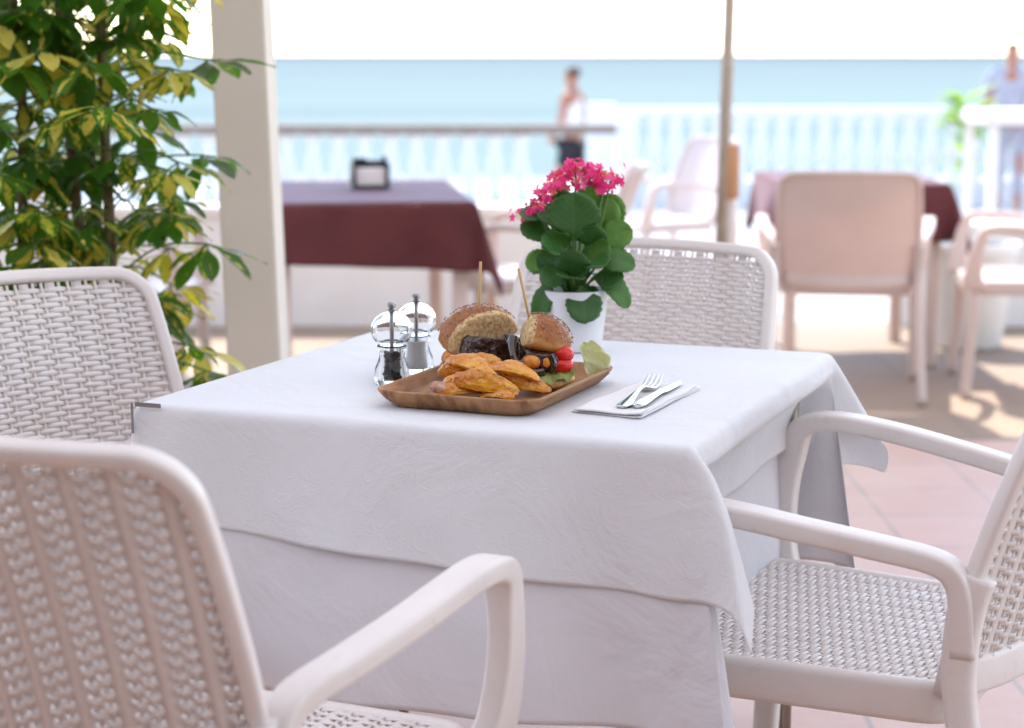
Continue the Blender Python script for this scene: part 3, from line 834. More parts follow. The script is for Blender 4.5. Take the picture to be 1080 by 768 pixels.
bm = bmesh.new(); tube(bm, [(-.006, .0, .070), (-.027, .006, .166)], lambda t: .0020, 8); objb('wooden_skewer', bm, M['bamboo'], br)

# potato wedges
def wedge(L, wd, hg, bend=.1, mat='wedge_skin', taper=.75):
    bm = bmesh.new(); n = 14; prev = None; rings = []
    for i in range(n + 1):
        t = i / n; x = (t - .5) * L
        s = max(.05, sin(pi * min(1, max(0, t * .96 + .02))) ** .55)
        zc = bend * L * (sin(pi * t) - .5)
        ring = []
        for k in range(12):
            a = 2 * pi * k / 12
            sa, ca = sin(a), cos(a)
            tri = min(.50, .33 / max(abs(ca) * .866 + sa * .5, -sa))
            y = ca * wd * tri * 1.1 * s; z = (sa * tri) * hg * 1.15 * s
            ring.append(bm.verts.new((x, y, z + zc)))
        rings.append(ring)
    for a, b in zip(rings, rings[1:]):
        for k in range(12): bm.faces.new((a[k], b[k], b[(k + 1) % 12], a[(k + 1) % 12]))
    bm.faces.new(rings[0]); bm.faces.new(rings[-1][::-1])
    return bm
WG = 'potato wedges heaped on the wooden plate'
wl = [ # x, y, z, length, width, height, yaw, pitch, roll, label
 (-.040, 2.505, .020, .105, .036, .030, -14, 6, 20, 'largest smooth golden potato wedge at the front of the pile'),
 (.000, 2.524, .034, .085, .026, .022, -16, 8, -20, 'long thin potato wedge pointing right on top of the pile'),
 (-.058, 2.545, .043, .090, .034, .026, 10, -10, 30, 'orange potato wedge leaning up against the dark meat'),
 (-.052, 2.522, .042, .080, .030, .024, -28, 14, -15, 'crumpled topmost potato wedge sloping down to the left'),
 (.012, 2.532, .018, .075, .026, .022, -6, 2, 30, 'dark orange potato wedge lowest on the right of the pile'),
 (.028, 2.522, .010, .055, .022, .020, -24, 0, 0, 'short reddish potato wedge nearest the lettuce and bottom bun'),
 (-.070, 2.512, .008, .062, .026, .020, 14, 0, 10, 'small potato wedge flat on the wood at the left of the pile'),
 (-.020, 2.492, .004, .050, .020, .016, -18, 0, 0, 'broken piece of potato wedge lying in front of the pile')]
for x, y, z, L, wd, hg, ya, pi_, ro, lab in wl:
    z = z * .86; hg *= .95
    o = objb('potato_wedge', wedge(L, wd, hg), M['wedge_skin'], loc=(x, y, PZ + z + .004))
    o.rotation_euler = (R(ro), R(pi_), R(ya)); organic(o, .0010, .008, .0022, 1)
    tag(o, lab, 'potato wedge', WG)
o = blob('bacon_piece', None, (-.097, 2.512, PZ + .014), (.016, .010, .008), M['bacon'], (0, R(15), R(-20)), .008, .004)
tag(o, 'pinkish crumpled scrap of meat at the left end of the wedges', 'meat')

# lettuce leaf leaning on the plate rim
bm = bmesh.new(); vg = {}
for i in range(17):
    for j in range(9):
        u = i / 16; v = j / 8 - .5
        wd = .036 * (.55 + .75 * sin(pi * min(1, u * .8 + .12))) * (1 - .35 * u)
        x = v * wd + .006 * sin(u * 4); z = u * .054; y = .010 * cos(v * 5) + .004 * sin(u * 14 + v * 9) - .012 * u + .003 * sin(v * 24 + u * 5)
        z += .003 * sin(v * 18) * u
        vg[i, j] = bm.verts.new((x, y, z))
for i in range(16):
    for j in range(8): bm.faces.new((vg[i, j], vg[i, j + 1], vg[i + 1, j + 1], vg[i + 1, j]))
o = objb('lettuce_leaf', bm, M['pale_lettuce'], loc=(.120, 2.655, PZ + .003)); o.rotation_euler = (R(-8), R(-16), R(14))
md = o.modifiers.new('t', 'SOLIDIFY'); md.thickness = .0016
md = o.modifiers.new('s', 'SUBSURF'); md.levels = 2; md.render_levels = 2
tag(o, 'pale crisp lettuce leaf standing at the right end of the plate', 'lettuce')

# mills
def mill(loc, label, fill, h=.108):
    r = empty('spice_mill', loc); tag(r, label, 'mill', 'clear acrylic spice mills beside the wooden plate')
    bm = bmesh.new()
    out = [(0, 0), (.0235, 0), (.0255, .003), (.0262, .012), (.0245, .022), (.0205, .032), (.0180, .041), (.0195, .049), (.0215, .053), (.0215, .0545)]
    inn = [(.0165, .0545), (.0150, .050), (.0140, .040), (.0150, .028), (.0165, .018), (.0165, .007), (0, .007)]
    lathe(bm, out + inn, 40); objb('glass_body', bm, M['acrylic'], r, sharp=50)
    bm = bmesh.new()
    out = [(.0195, .0562), (.0205, .0575), (.0245, .062), (.0285, .069), (.0298, .077), (.0285, .086), (.0240, .094), (.0165, .100), (.0085, .103), (.0030, .104)]
    inn = [(.0030, .1005), (.0080, .0995), (.0150, .0965), (.0215, .0915), (.0260, .0845), (.0272, .077), (.0260, .070), (.0220, .064), (.0170, .0600), (.0165, .0562), (.0195, .0562)]
    lathe(bm, out + inn, 40); objb('glass_dome', bm, M['acrylic'], r, sharp=50)
    bm = bmesh.new(); lathe(bm, [(0, .010), (.0030, .010), (.0030, .104), (0, .104)], 12); objb('spindle', bm, M['dull_steel'], r, sharp=40)
    bm = bmesh.new(); lathe(bm, [(0, .1045), (.0052, .1045), (.0055, .1065), (.0032, .108), (.0042, .1095), (.0062, .112), (.0060, .1150), (.0035, .1175), (0, .118)], 20); objb('knob', bm, M['dull_steel'], r, sharp=40)
    bm = bmesh.new(); lathe(bm, [(.0150, .0546), (.0212, .0546), (.0212, .0560), (.0150, .0560), (.0150, .0546)], 32); objb('collar', bm, M['black_plastic'] if fill == 'pepper' else M['dull_steel'], r, sharp=40)
    rn = random.Random(3)
    if fill == 'pepper':
        bm = bmesh.new()
        k = 0
        while k < 210:
            z = rn.uniform(.010, .0475); rm = .0138 if z < .022 else .0120
            a = rn.uniform(0, 2 * pi); q = rm * sqrt(rn.uniform(.35, 1)) - .0012
            rr_ = bmesh.ops.create_icosphere(bm, subdivisions=1, radius=rn.uniform(.0020, .0027))
            bmesh.ops.translate(bm, verts=rr_['verts'], vec=(q * cos(a), q * sin(a), z)); k += 1
        lathe(bm, [(0, .0078), (.0125, .0078), (.0110, .030), (.0100, .044), (0, .045)], 16)
        objb('peppercorns', bm, M['peppercorn'], r)
    else:
        bm = bmesh.new(); lathe(bm, [(0, .0074), (.0160, .0074), (.0160, .018), (.0146, .028), (.0136, .038), (.0142, .046), (.012, .048), (0, .0465)], 32)
        objb('salt_filling', bm, M['salt'], r)
    return r
mill((-.171, 2.668, TZ), 'clear mill full of black peppercorns at the plate corner', 'pepper')
mill((-.141, 2.768, TZ), 'clear mill holding white salt half hidden behind the pepper mill', 'salt')

# napkin with fork and knife
nv = [(.078, 2.447), (.166, 2.398), (.262, 2.612), (.176, 2.655)]
def bil(u, v):
    a, b, c_, d = [Vector((x, y, 0)) for x, y in nv]
    return (a.lerp(b, u)).lerp(d.lerp(c_, u), v)
bm = bmesh.new(); nx, ny = 20, 36
for layer in range(3):
    sh = (0, .0045, -.004)[layer]
    top = {}; bot = {}
    for j in range(ny + 1):
        for i in range(nx + 1):
            u, v = i / nx, j / ny
            p = bil(u * (1 - .03 * layer) + (.02 * layer), v)
            z = .0021 * layer + .0006 * sin(u * 9 + layer) * sin(v * 13 + 2 * layer) + .0004 + (.0010 * (1 + sin(v * 5 + layer)) * (u > .8) * (u - .8) * 5)
            p = p + Vector((sh * .5 + .0015 * sin(v * 7 + layer), sh + .001 * sin(u * 6 + layer * 2), 0))
            top[i, j] = bm.verts.new((p.x, p.y, z + .0017)); bot[i, j] = bm.verts.new((p.x, p.y, z))
    for j in range(ny):
        for i in range(nx):
            bm.faces.new((top[i, j], top[i + 1, j], top[i + 1, j + 1], top[i, j + 1])); bm.faces.new((bot[i, j + 1], bot[i + 1, j + 1], bot[i + 1, j], bot[i, j]))
    for i in range(nx):
        bm.faces.new((bot[i, 0], bot[i + 1, 0], top[i + 1, 0], top[i, 0])); bm.faces.new((top[i, ny], top[i + 1, ny], bot[i + 1, ny], bot[i, ny]))
    for j in range(ny):
        bm.faces.new((top[0, j], top[0, j + 1], bot[0, j + 1], bot[0, j])); bm.faces.new((bot[nx, j], bot[nx, j + 1], top[nx, j + 1], top[nx, j]))
o = objb('napkin', bm, M['napkin_cloth'], loc=(0, 0, TZ + .0004)); tag(o, 'folded white napkin lying under the fork and knife', 'napkin')
NZ = TZ + .0074
# fork: profile along +Y
def flat_strip(bm, prof, thick):
    """prof: list of (y, halfwidth, z); makes a rounded flat bar"""
    path = [Vector((0, y, z)) for y, w_, z in prof]; ws = [w_ for _, w_, _ in prof]
    n = len(path)
    sweep(bm, path, lambda t: [(ws[min(n - 1, int(round(t * (n - 1))))] * cos(a) , (thick(t) if callable(thick) else thick) * sin(a)) for a in [2 * pi * k / 14 for k in range(14)]], side=(1, 0, 0))
fork = empty('fork', (.1435, 2.438, NZ), R(-17.5)); tag(fork, 'shiny steel fork with tines up on the napkin', 'fork')
bm = bmesh.new()
pts = [(0, .001, .002), (.002, .006, .002), (.008, .0095, .0022), (.02, .0100, .0026), (.04, .0078, .004), (.07, .0048, .007), (.10, .0034, .009), (.118, .0036, .0085), (.126, .0060, .0070), (.134, .0105, .0050), (.142, .0120, .0035), (.150, .0122, .0030)]
raw = smoothpath([(y, w_, z) for y, w_, z in pts], 3)
flat_strip(bm, [(p.x, max(.0008, p.y), p.z) for p in raw], lambda t: .0020 - .0007 * t)
objb('handle', bm, M['steel'], fork)
for k in range(4):
    bm = bmesh.new(); x = (k - 1.5) * .0067
    path = smoothpath([(x, .146, .0030), (x, .158, .0034), (x, .172, .0060), (x * .97, .186, .0105), (x * .95, .194, .0135)], 4)
    sweep(bm, path, lambda t: [( (.00205 - .0012 * t ** 3) * cos(a), .0009 * sin(a)) for a in [2 * pi * q / 8 for q in range(8)]], side=(1, 0, 0))
    objb('tine', bm, M['steel'], fork)
kn = empty('knife', (.163, 2.434, NZ), R(-20.5)); tag(kn, 'shiny steel table knife lying right of the fork', 'knife')
bm = bmesh.new()
pts = [(0, .001, .004), (.003, .0065, .004), (.010, .0092, .004), (.03, .0090, .0042), (.06, .0075, .0045), (.09, .0062, .0045), (.108, .0058, .0042)]
raw = smoothpath([(y, w_, z) for y, w_, z in pts], 3)
flat_strip(bm, [(p.x, max(.0008, p.y), p.z) for p in raw], lambda t: .0036 - .0012 * t)
objb('handle', bm, M['steel'], kn)
bm = bmesh.new()
pts = [(.104, .0050, .0042), (.112, .0075, .0040), (.125, .0088, .0038), (.16, .0090, .0032), (.185, .0080, .0028), (.202, .0050, .0026), (.212, .0010, .0026)]
raw = smoothpath([(y, w_, z) for y, w_, z in pts], 3)
flat_strip(bm, [(p.x, max(.0006, p.y), p.z) for p in raw], .0008)
objb('blade', bm, M['steel'], kn)

# ------------------------------------------------------------------ leaves
def leaf(bm, uvl, cl, base, direc, up, L, W, prof, fold=.25, curl=.3, scal=0.0, tone=(.5, .5, .5), nu=10, nv_=4, wave=0.0):
    """blade from base along direc; prof(u) -> relative half width"""
    d = direc.normalized(); s = d.cross(up)
    if s.length < 1e-4: s = d.cross(Vector((1, .2, 0)))
    s.normalize(); nrm = s.cross(d).normalized()
    g = {}
    for i in range(nu + 1):
        u = i / nu
        hwid = W * .5 * prof(u)
        c = base + d * (L * (u - .10 * curl * u * u)) - nrm * (curl * L * u * u * .55)
        for j in range(-nv_ // 2, nv_ // 2 + 1):
            v = j / (nv_ / 2)
            k = hwid * v
            if scal and abs(v) == 1: k *= 1 + scal * sin(u * 40)
            g[i, j] = (bm.verts.new(c + s * k + nrm * (fold * abs(k) - .35 * fold * abs(k) * abs(v) + wave * W * sin(u * 9 + v * 2) * abs(v))), u, v)
    for i in range(nu):
        for j in range(-nv_ // 2, nv_ // 2):
            q = (g[i, j], g[i, j + 1], g[i + 1, j + 1], g[i + 1, j])
            try: f = bm.faces.new([a[0] for a in q])
            except ValueError: continue
            for lp, a in zip(f.loops, q):
                lp[uvl].uv = (a[1] + tone[2] * 17, a[2] * .5 + .5 )
                lp[cl] = (tone[0], tone[1], tone[2], 1)
def leafbm():
    bm = bmesh.new(); return bm, bm.loops.layers.uv.new('UVMap'), bm.loops.layers.float_color.new('tone')
obov = lambda u: max(.0, (sin(pi * u ** 1.25) ** .75)) if 0 < u < 1 else 0.04

# variegated umbrella plant
sp_ = empty('umbrella_plant', (-.83, 3.55, 0))
tag(sp_, 'tall umbrella plant with glossy green and yellow variegated leaves', 'plant')
bm = bmesh.new(); lathe(bm, [(0, 0), (.13, 0), (.14, .02), (.18, .30), (.19, .31), (.19, .34), (.175, .34), (.165, .30), (0, .30)], 32); objb('pot', bm, M['terracotta_pot'], sp_, sharp=40)
bm = bmesh.new(); lathe(bm, [(0, .305), (.164, .305)], 24); objb('soil', bm, M['soil'], sp_)
rs = random.Random(21)
stems = [[(0, 0, .3), (.02, .0, .8), (-.01, .03, 1.3), (.01, .0, 1.9)], [(-.05, .02, .3), (-.10, .03, .7), (-.08, .0, 1.2), (-.14, .03, 1.75)], [(.06, .0, .3), (.08, -.02, .8), (.07, .02, 1.3), (.12, 0, 1.8)], [(.0, .06, .3), (.03, .10, .9), (-.03, .08, 1.5), (-.05, .1, 1.8)]]
bmL, uvl, cl = leafbm(); bmP = bmesh.new()
paths = []
for st in stems:
    p = smoothpath(st, 12); paths.append(p)
    bmS = bmesh.new(); sweep(bmS, p, lambda t: circ(.013 - .006 * t, 8)); objb('stem', bmS, M['stem_bark'], sp_)
for si, p in enumerate(paths):
    for q in range(86):
        t = (q + rs.random()) / 86
        b = p[min(len(p) - 1, int(t * len(p)))]
        a = q * 2.399 + si * 1.1 + rs.uniform(-.3, .3)
        reach = rs.uniform(.05, .235) * (1.12 if b.z > .9 else .95)
        rise = rs.uniform(-.02, .10)
        e = b + Vector((cos(a) * reach, sin(a) * reach, rise))
        mid = b.lerp(e, .5) + Vector((0, 0, .03))
        sweep(bmP, smoothpath([b, mid, e], 4), circ(.0022, 5))
        tone0 = (rs.betavariate(1.4, 1.4), rs.random())
        nl = rs.choice((6, 7, 7, 8)); L0 = rs.uniform(.072, .114)
        out = Vector((cos(a), sin(a), .05))
        for k in range(nl):
            la = a + 2 * pi * k / nl + rs.uniform(-.12, .12)
            rel = cos(la - a)
            dz = -.42 + .30 * rel + rs.uniform(-.22, .18)
            d = Vector((cos(la), sin(la), dz)).normalized()
            pb = e + d * .018
            sweep(bmP, [e, pb], circ(.0013, 4), cap=False)
            leaf(bmL, uvl, cl, pb, d, Vector((0, 0, 1)), L0 * rs.uniform(.75, 1.1), L0 * rs.uniform(.33, .42), obov, fold=rs.uniform(.1, .5), curl=rs.uniform(.1, .55), tone=(min(1, max(0, tone0[0] + rs.uniform(-.25, .25))), min(1, max(0, tone0[1] + rs.uniform(-.3, .3))), rs.random()), nu=8, nv_=4, wave=.05)
objb('leaves', bmL, M['variegated_leaf'], sp_); objb('leaf_stalks', bmP, M['stem_green'], sp_)

# kalanchoe in a white pot
kp = empty('potted_kalanchoe', (.100, 2.990, TZ)); tag(kp, 'pink flowering kalanchoe in a plain white pot on the table', 'potted plant')
bm = bmesh.new(); lathe(bm, [(0, 0), (.040, 0), (.0425, .002), (.0535, .092), (.0540, .096), (.0520, .097), (.0505, .093), (.0470, .070), (0, .070)], 48); objb('pot', bm, M['white_ceramic'], kp, sharp=40)
bm = bmesh.new(); lathe(bm, [(0, .088), (.02, .0885), (.049, .086)], 24); objb('soil', bm, M['soil'], kp)
kprof = lambda u: (min(1, (u * 2.5)) ** .85) * (sqrt(max(0, 1 - max(0, (u - .45) / .55) ** 2.4))) if u < 1 else .03
rk = random.Random(8)
bmS = bmesh.new()
heads = []
for hx, hy, hz in ((-.062, -.015, .232), (-.050, .0, .246), (-.034, -.012, .258), (-.016, .0, .266), (.000, .010, .292), (.012, -.01, .288), (.030, .004, .272), (.045, -.008, .262), (.056, .004, .270), (.038, .02, .284), (-.02, .03, .280), (-.076, .0, .216)):
    sweep(bmS, smoothpath([(hx * .15, hy * .15, .085), (hx * .5, hy * .5, .15), (hx, hy, hz)], 6), lambda t: circ(.0032 - .0018 * t, 6)); heads.append((hx, hy, hz))
objb('flower_stems', bmS, M['stem_green'], kp)
# leaves: base point, tip direction, face normal, length, width, tone
ks = []
def kl(bx, bz, az, el, L, W, tn, face=None, by=0.0, curl=.3):
    a = R(az); d = Vector((cos(a) * cos(R(el)), sin(a) * cos(R(el)), sin(R(el))))
    bz = bz + max(0, bz - .10) * .55
    L *= .92; W *= .90
    ks.append((Vector((bx * 1.12, by, bz)), d, Vector(face) if face else Vector((cos(a) * .5, sin(a) * .5, 1)), L, W, tn, curl))
kl(-.004, .150, -90, 72, .086, .092, .30, (.05, -1, .35), -.030, .12)      # the big round one
kl(-.006, .112, -85, 55, .058, .062, .12, (-.05, -1, .45), -.040, .15)
kl(.008, .104, -80, -58, .070, .064, .16, (.1, -1, .5), -.038, .08)
kl(.034, .118, -28, -40, .082, .046, .30, (.3, -.8, .8), -.020, .35)
kl(-.034, .112, -150, -66, .085, .040, .06, (-.5, -1, .35), -.020, .2)
kl(.028, .130, -20, 4, .070, .056, .42, (.1, -.9, .9), -.018, .55)
kl(.046, .132, 5, -14, .050, .052, .55, (.3, -.8, .7), .0, .5)
kl(.020, .150, 10, 55, .078, .064, .95, (.2, -1, .1), .010, .12)
kl(.030, .146, -10, 20, .066, .058, 1.0, (.1, -1, .5), .005, .2)
kl(.036, .155, 0, 66, .070, .060, .85, (.1, -1, .1), .030, .1)
kl(-.030, .150, 185, 30, .064, .050, .22, (-.3, -.7, .8), -.010, .4)
kl(-.034, .172, 190, 18, .056, .046, .28, (-.2, -.6, 1), -.010, .45)
kl(-.020, .168, -170, 34, .048, .042, .15, (-.2, -.8, .8), -.028, .35)
kl(-.030, .128, 182, -8, .052, .044, .9, (-.2, -1, .4), .012, .3)
kl(-.012, .122, -140, -20, .058, .050, .20, (-.2, -1, .7), -.020, .35)
kl(-.004, .112, -100, 10, .050, .050, .12, (-.1, -1, .7), -.036, .1)
kl(-.020, .135, -120, 50, .056, .054, .34, (-.2, -1, .3), -.012, .1)
kl(.018, .140, -70, 48, .054, .052, .3, (.2, -1, .3), -.012, .1)
kl(.012, .128, -40, 30, .060, .056, .5, (.1, -1, .4), -.008, .12)
kl(-.016, .118, -160, 30, .056, .050, .4, (0, -1, .4), -.006, .12)
kl(-.010, .172, -140, 66, .05, .046, .45, (-.3, -1, .2), -.004, .1)
kl(.012, .176, -30, 68, .05, .048, .75, (.3, -1, .2), -.002, .1)
kl(.026, .110, -30, 8, .056, .050, .22, (.2, -1, .6), -.02, .15)
kl(.014, .128, -60, 10, .056, .050, .22, (.1, -.8, .8), -.030, .4)
kl(-.018, .142, -125, 15, .052, .050, .26, (-.1, -.9, .7), -.030, .35)
kl(.0, .130, 90, 30, .080, .066, .6, None, .010); kl(.0, .120, 130, 18, .078, .060, .7, None, .010); kl(.0, .125, 50, 22, .078, .060, .8, None, .010); kl(-.01, .115, 160, 5, .066, .056, .5); kl(.01, .115, 20, -6, .07, .056, .4); kl(.0, .16, 75, 60, .07, .06, .7, None, .015); kl(.0, .105, -40, -25, .068, .052, .25)
for p0, d, fn_, L, W, tn, cu in ks:
    tn = min(1, max(0, tn + rk.uniform(-.12, .22)))
    bmL, uvl, cl = leafbm()
    leaf(bmL, uvl, cl, p0, d, fn_, L, W, kprof, fold=.16, curl=cu, scal=.05, tone=(tn, .5, rk.random()), nu=22, nv_=8, wave=.04)
    lf = objb('leaf', bmL, M['kalanchoe_leaf'], kp)
    md = lf.modifiers.new('t', 'SOLIDIFY'); md.thickness = .0014
    root = Vector((p0.x * .25, p0.y * .25, max(.085, p0.z - .045)))
    bs = bmesh.new(); sweep(bs, smoothpath([root, root.lerp(p0, .6) + Vector((0, 0, .004)), p0 + d * .004], 4), circ(.0021, 6)); objb('leaf_stalk', bs, M['stem_green'], lf)
for hx, hy, hz in heads:
    bmF, uvl, cl = leafbm()
    for q in range(24):
        off = Vector((rk.gauss(0, .012), rk.gauss(0, .011), rk.uniform(-.012, .007)))
        c = Vector((hx, hy, hz)) + off
        nrm = (off + Vector((0, -.003, .010))).normalized(); t = rk.random()
        s1 = nrm.orthogonal().normalized(); s2 = nrm.cross(s1); a0 = rk.uniform(0, 6)
        budding = rk.random() < .2
        for k in range(5):
            a = a0 + k * 2 * pi / 5
            d = (s1 * cos(a) + s2 * sin(a) + nrm * (.35 if not budding else 2.0)).normalized()
            leaf(bmF, uvl, cl, c, d, nrm, .0078 if not budding else .005, .0052, lambda u: sin(pi * min(.98, u * .8 + .12)), fold=.1, curl=.2, tone=(t if not budding else .95, .5, .5), nu=3, nv_=2)
    objb('flower_cluster', bmF, M['pink_petal'], kp)

# ------------------------------------------------------------------ background tables and chairs
def back_table(x, y, deg, w_, d_, label, clabel, h=.74):
    t = empty('cafe_table', (x, y, 0), R(deg)); tag(t, label, 'table', 'cafe tables under maroon cloths')
    bm = bmesh.new(); box(bm, (0, 0, h - .02), (w_, d_, .036), bev=.008); objb('tabletop', bm, M['terrace_plastic'], t)
    for sx in (-1, 1):
        for sy in (-1, 1):
            bm = bmesh.new(); box(bm, (sx * (w_ / 2 - .05), sy * (d_ / 2 - .05), (h - .04) / 2), (.05, .05, h - .045), bev=.01); objb('leg', bm, M['terrace_plastic'], t)
    c = drape('maroon_tablecloth', 'maroon_cloth', w_ / 2 + .004, d_ / 2 + .004, ((.20, .20), (.24, .19), (.175, .235), (.19, .19)), (.15, .30, .16, .12), .15, int(x * 10) + 20, 0, .004, 0, 0, 56, 1, .0015)
    c.location = (x, y, h + .002); c.rotation_euler = (0, 0, R(deg)); tag(c, clabel, 'tablecloth', 'maroon cloths on the cafe tables')
back_table(-.52, 6.68, 7, .68, 1.12, 'larger cafe table with the black dispenser on its maroon cloth', 'maroon cloth hanging over the left background table')
back_table(1.37, 7.75, 0, .66, .80, 'cafe table mostly hidden behind the bright background chair', 'maroon cloth of the table behind the bright background chair', .72)

nd = empty('napkin_dispenser', (-.505, 6.74, .748), R(12)); tag(nd, 'black napkin dispenser holding white paper on the maroon table', 'dispenser')
bm = bmesh.new(); box(bm, (0, 0, .008), (.135, .10, .014), bev=.004); box(bm, (-.060, 0, .05), (.012, .095, .09), bev=.004); box(bm, (.060, 0, .05), (.012, .095, .09), bev=.004); box(bm, (0, .03, .085), (.13, .035, .03), bev=.006); box(bm, (.052, 0, .104), (.014, .04, .024), bev=.003); box(bm, (-.035, .01, .100), (.05, .05, .02), bev=.004)
objb('frame', bm, M['black_plastic'], nd)
bm = bmesh.new()
for k in range(6): box(bm, (0, -.034 + .010 * k, .044 + .002 * (k % 2)), (.104, .0075, .058), bev=.002)
objb('paper_napkins', bm, M['paper'], nd)

bg0 = make_chair(False, 'terrace_plastic', 'terrace_chair')
BGN = 'pale plastic chairs on the sunny half of the terrace'
def bgplace(o, x, y, deg, lab, z=0): place(o, x, y, deg, lab, BGN, 'chair', z, .93)
bgplace(bg0, 1.22, 6.92, 82, 'bright plastic chair seen from behind, white legs on sandy paving')
bgs = [(1.90, 6.95, 172, 'pale chair cut by the right photo edge, facing left'), (.74, 9.6, 205, 'overexposed white chair seen side-on between the flower pot and pole'),
       (-1.35, 6.6, 0, 'pale chair left of the maroon table behind the leafy plant'), (.12, 7.0, 176, 'pinkish chair right of the left maroon table, behind the pink flowers')]
for x, y, d, lab in bgs:
    o = copy_tree(bg0); bgplace(o, x, y, d, lab, 0 if y < 8.6 else -.02)
# a raised deck for the chairs beyond the gap in the parapet
ground('outer_deck', [(-3.5, 8.7), (7, 8.7), (7, 11.2), (-3.5, 11.2)], -.03, 'promenade_paving', .47)

# white planter and sapling
pt = empty('planter', (1.93, 7.95, 0)); tag(pt, 'large tapered white planter standing on the sandy paving', 'planter')
bm = bmesh.new(); lathe(bm, [(0, 0), (.13, 0), (.14, .01), (.19, .40), (.205, .40), (.205, .44), (.18, .44), (.17, .38), (0, .38)], 32); objb('pot', bm, M['white_paint'], pt, sharp=40)
bm = bmesh.new(); lathe(bm, [(0, .385), (.168, .385)], 24); objb('soil', bm, M['soil'], pt)
sa = empty('small_plant', (2.36, 9.95, -.03)); tag(sa, 'slender bright green potted plant before the right balustrade', 'plant')
bm = bmesh.new(); lathe(bm, [(0, 0), (.09, 0), (.12, .30), (.10, .30), (0, .27)], 20); objb('pot', bm, M['white_paint'], sa, sharp=40)
bm = bmesh.new(); tube(bm, [(0, 0, .27), (.01, 0, .6), (0, .01, .98)], lambda t: .010 - .005 * t, 8); objb('stem', bm, M['stem_bark'], sa)
bmL, uvl, cl = leafbm(); rs = random.Random(4)
for k in range(70):
    a = rs.uniform(0, 6.28); z = rs.choice((rs.uniform(.78, 1.02), rs.uniform(.78, 1.02), rs.uniform(.55, .70)))
    if z < .72 and rs.random() < .5: continue
    leaf(bmL, uvl, cl, Vector((cos(a) * .01, sin(a) * .01, z)), Vector((cos(a), sin(a), rs.uniform(-.3, .9))), Vector((0, 0, 1)), rs.uniform(.12, .22) * (1 if z > .72 else .6), .06, obov, tone=(.5, .5, .5), nu=5, nv_=2)
objb('leaves', bmL, M['bright_leaf'], sa)

# parasol
ps = empty('parasol', (.765, 6.9, 0)); tag(ps, 'closed parasol on a brown pole with a crank box', 'parasol')
bm = bmesh.new(); tube(bm, [(-.012, 0, .03), (.035, 0, 2.6)], .0225, 14); objb('pole', bm, M['pole_wood'], ps)
bm = bmesh.new(); box(bm, (.034, .0, .80), (.050, .05, .20), bev=.012); objb('crank_box', bm, M['orange_plastic'], ps)
bm = bmesh.new(); lathe(bm, [(0, 0), (.24, 0), (.25, .02), (.24, .05), (.05, .09), (.034, .10), (.034, .70), (0, .70)], 28, loc=(.030, .05, 0)); objb('base', bm, M['white_paint'], ps, sharp=40)
bm = bmesh.new(); lathe(bm, [(.02, 1.45), (.07, 1.47), (.10, 1.8), (.08, 2.3), (.03, 2.62), (0, 2.66)], 14, loc=(.03, 0, .15)); objb('folded_canopy', bm, M['white_fabric'], ps)

# high white side table at the right edge
ht = empty('side_table', (2.62, 9.6, -.03)); tag(ht, 'tall white table by the couple at the right photo edge', 'table')
bm = bmesh.new(); box(bm, (0, 0, .94), (.62, .6, .07), bev=.01); objb('tabletop', bm, M['white_paint'], ht)
for sx in (-1, 1):
    for sy in (-1, 1):
        bm = bmesh.new(); box(bm, (sx * .26, sy * .25, .45), (.045, .045, .90), bev=.006); objb('leg', bm, M['white_paint'], ht)

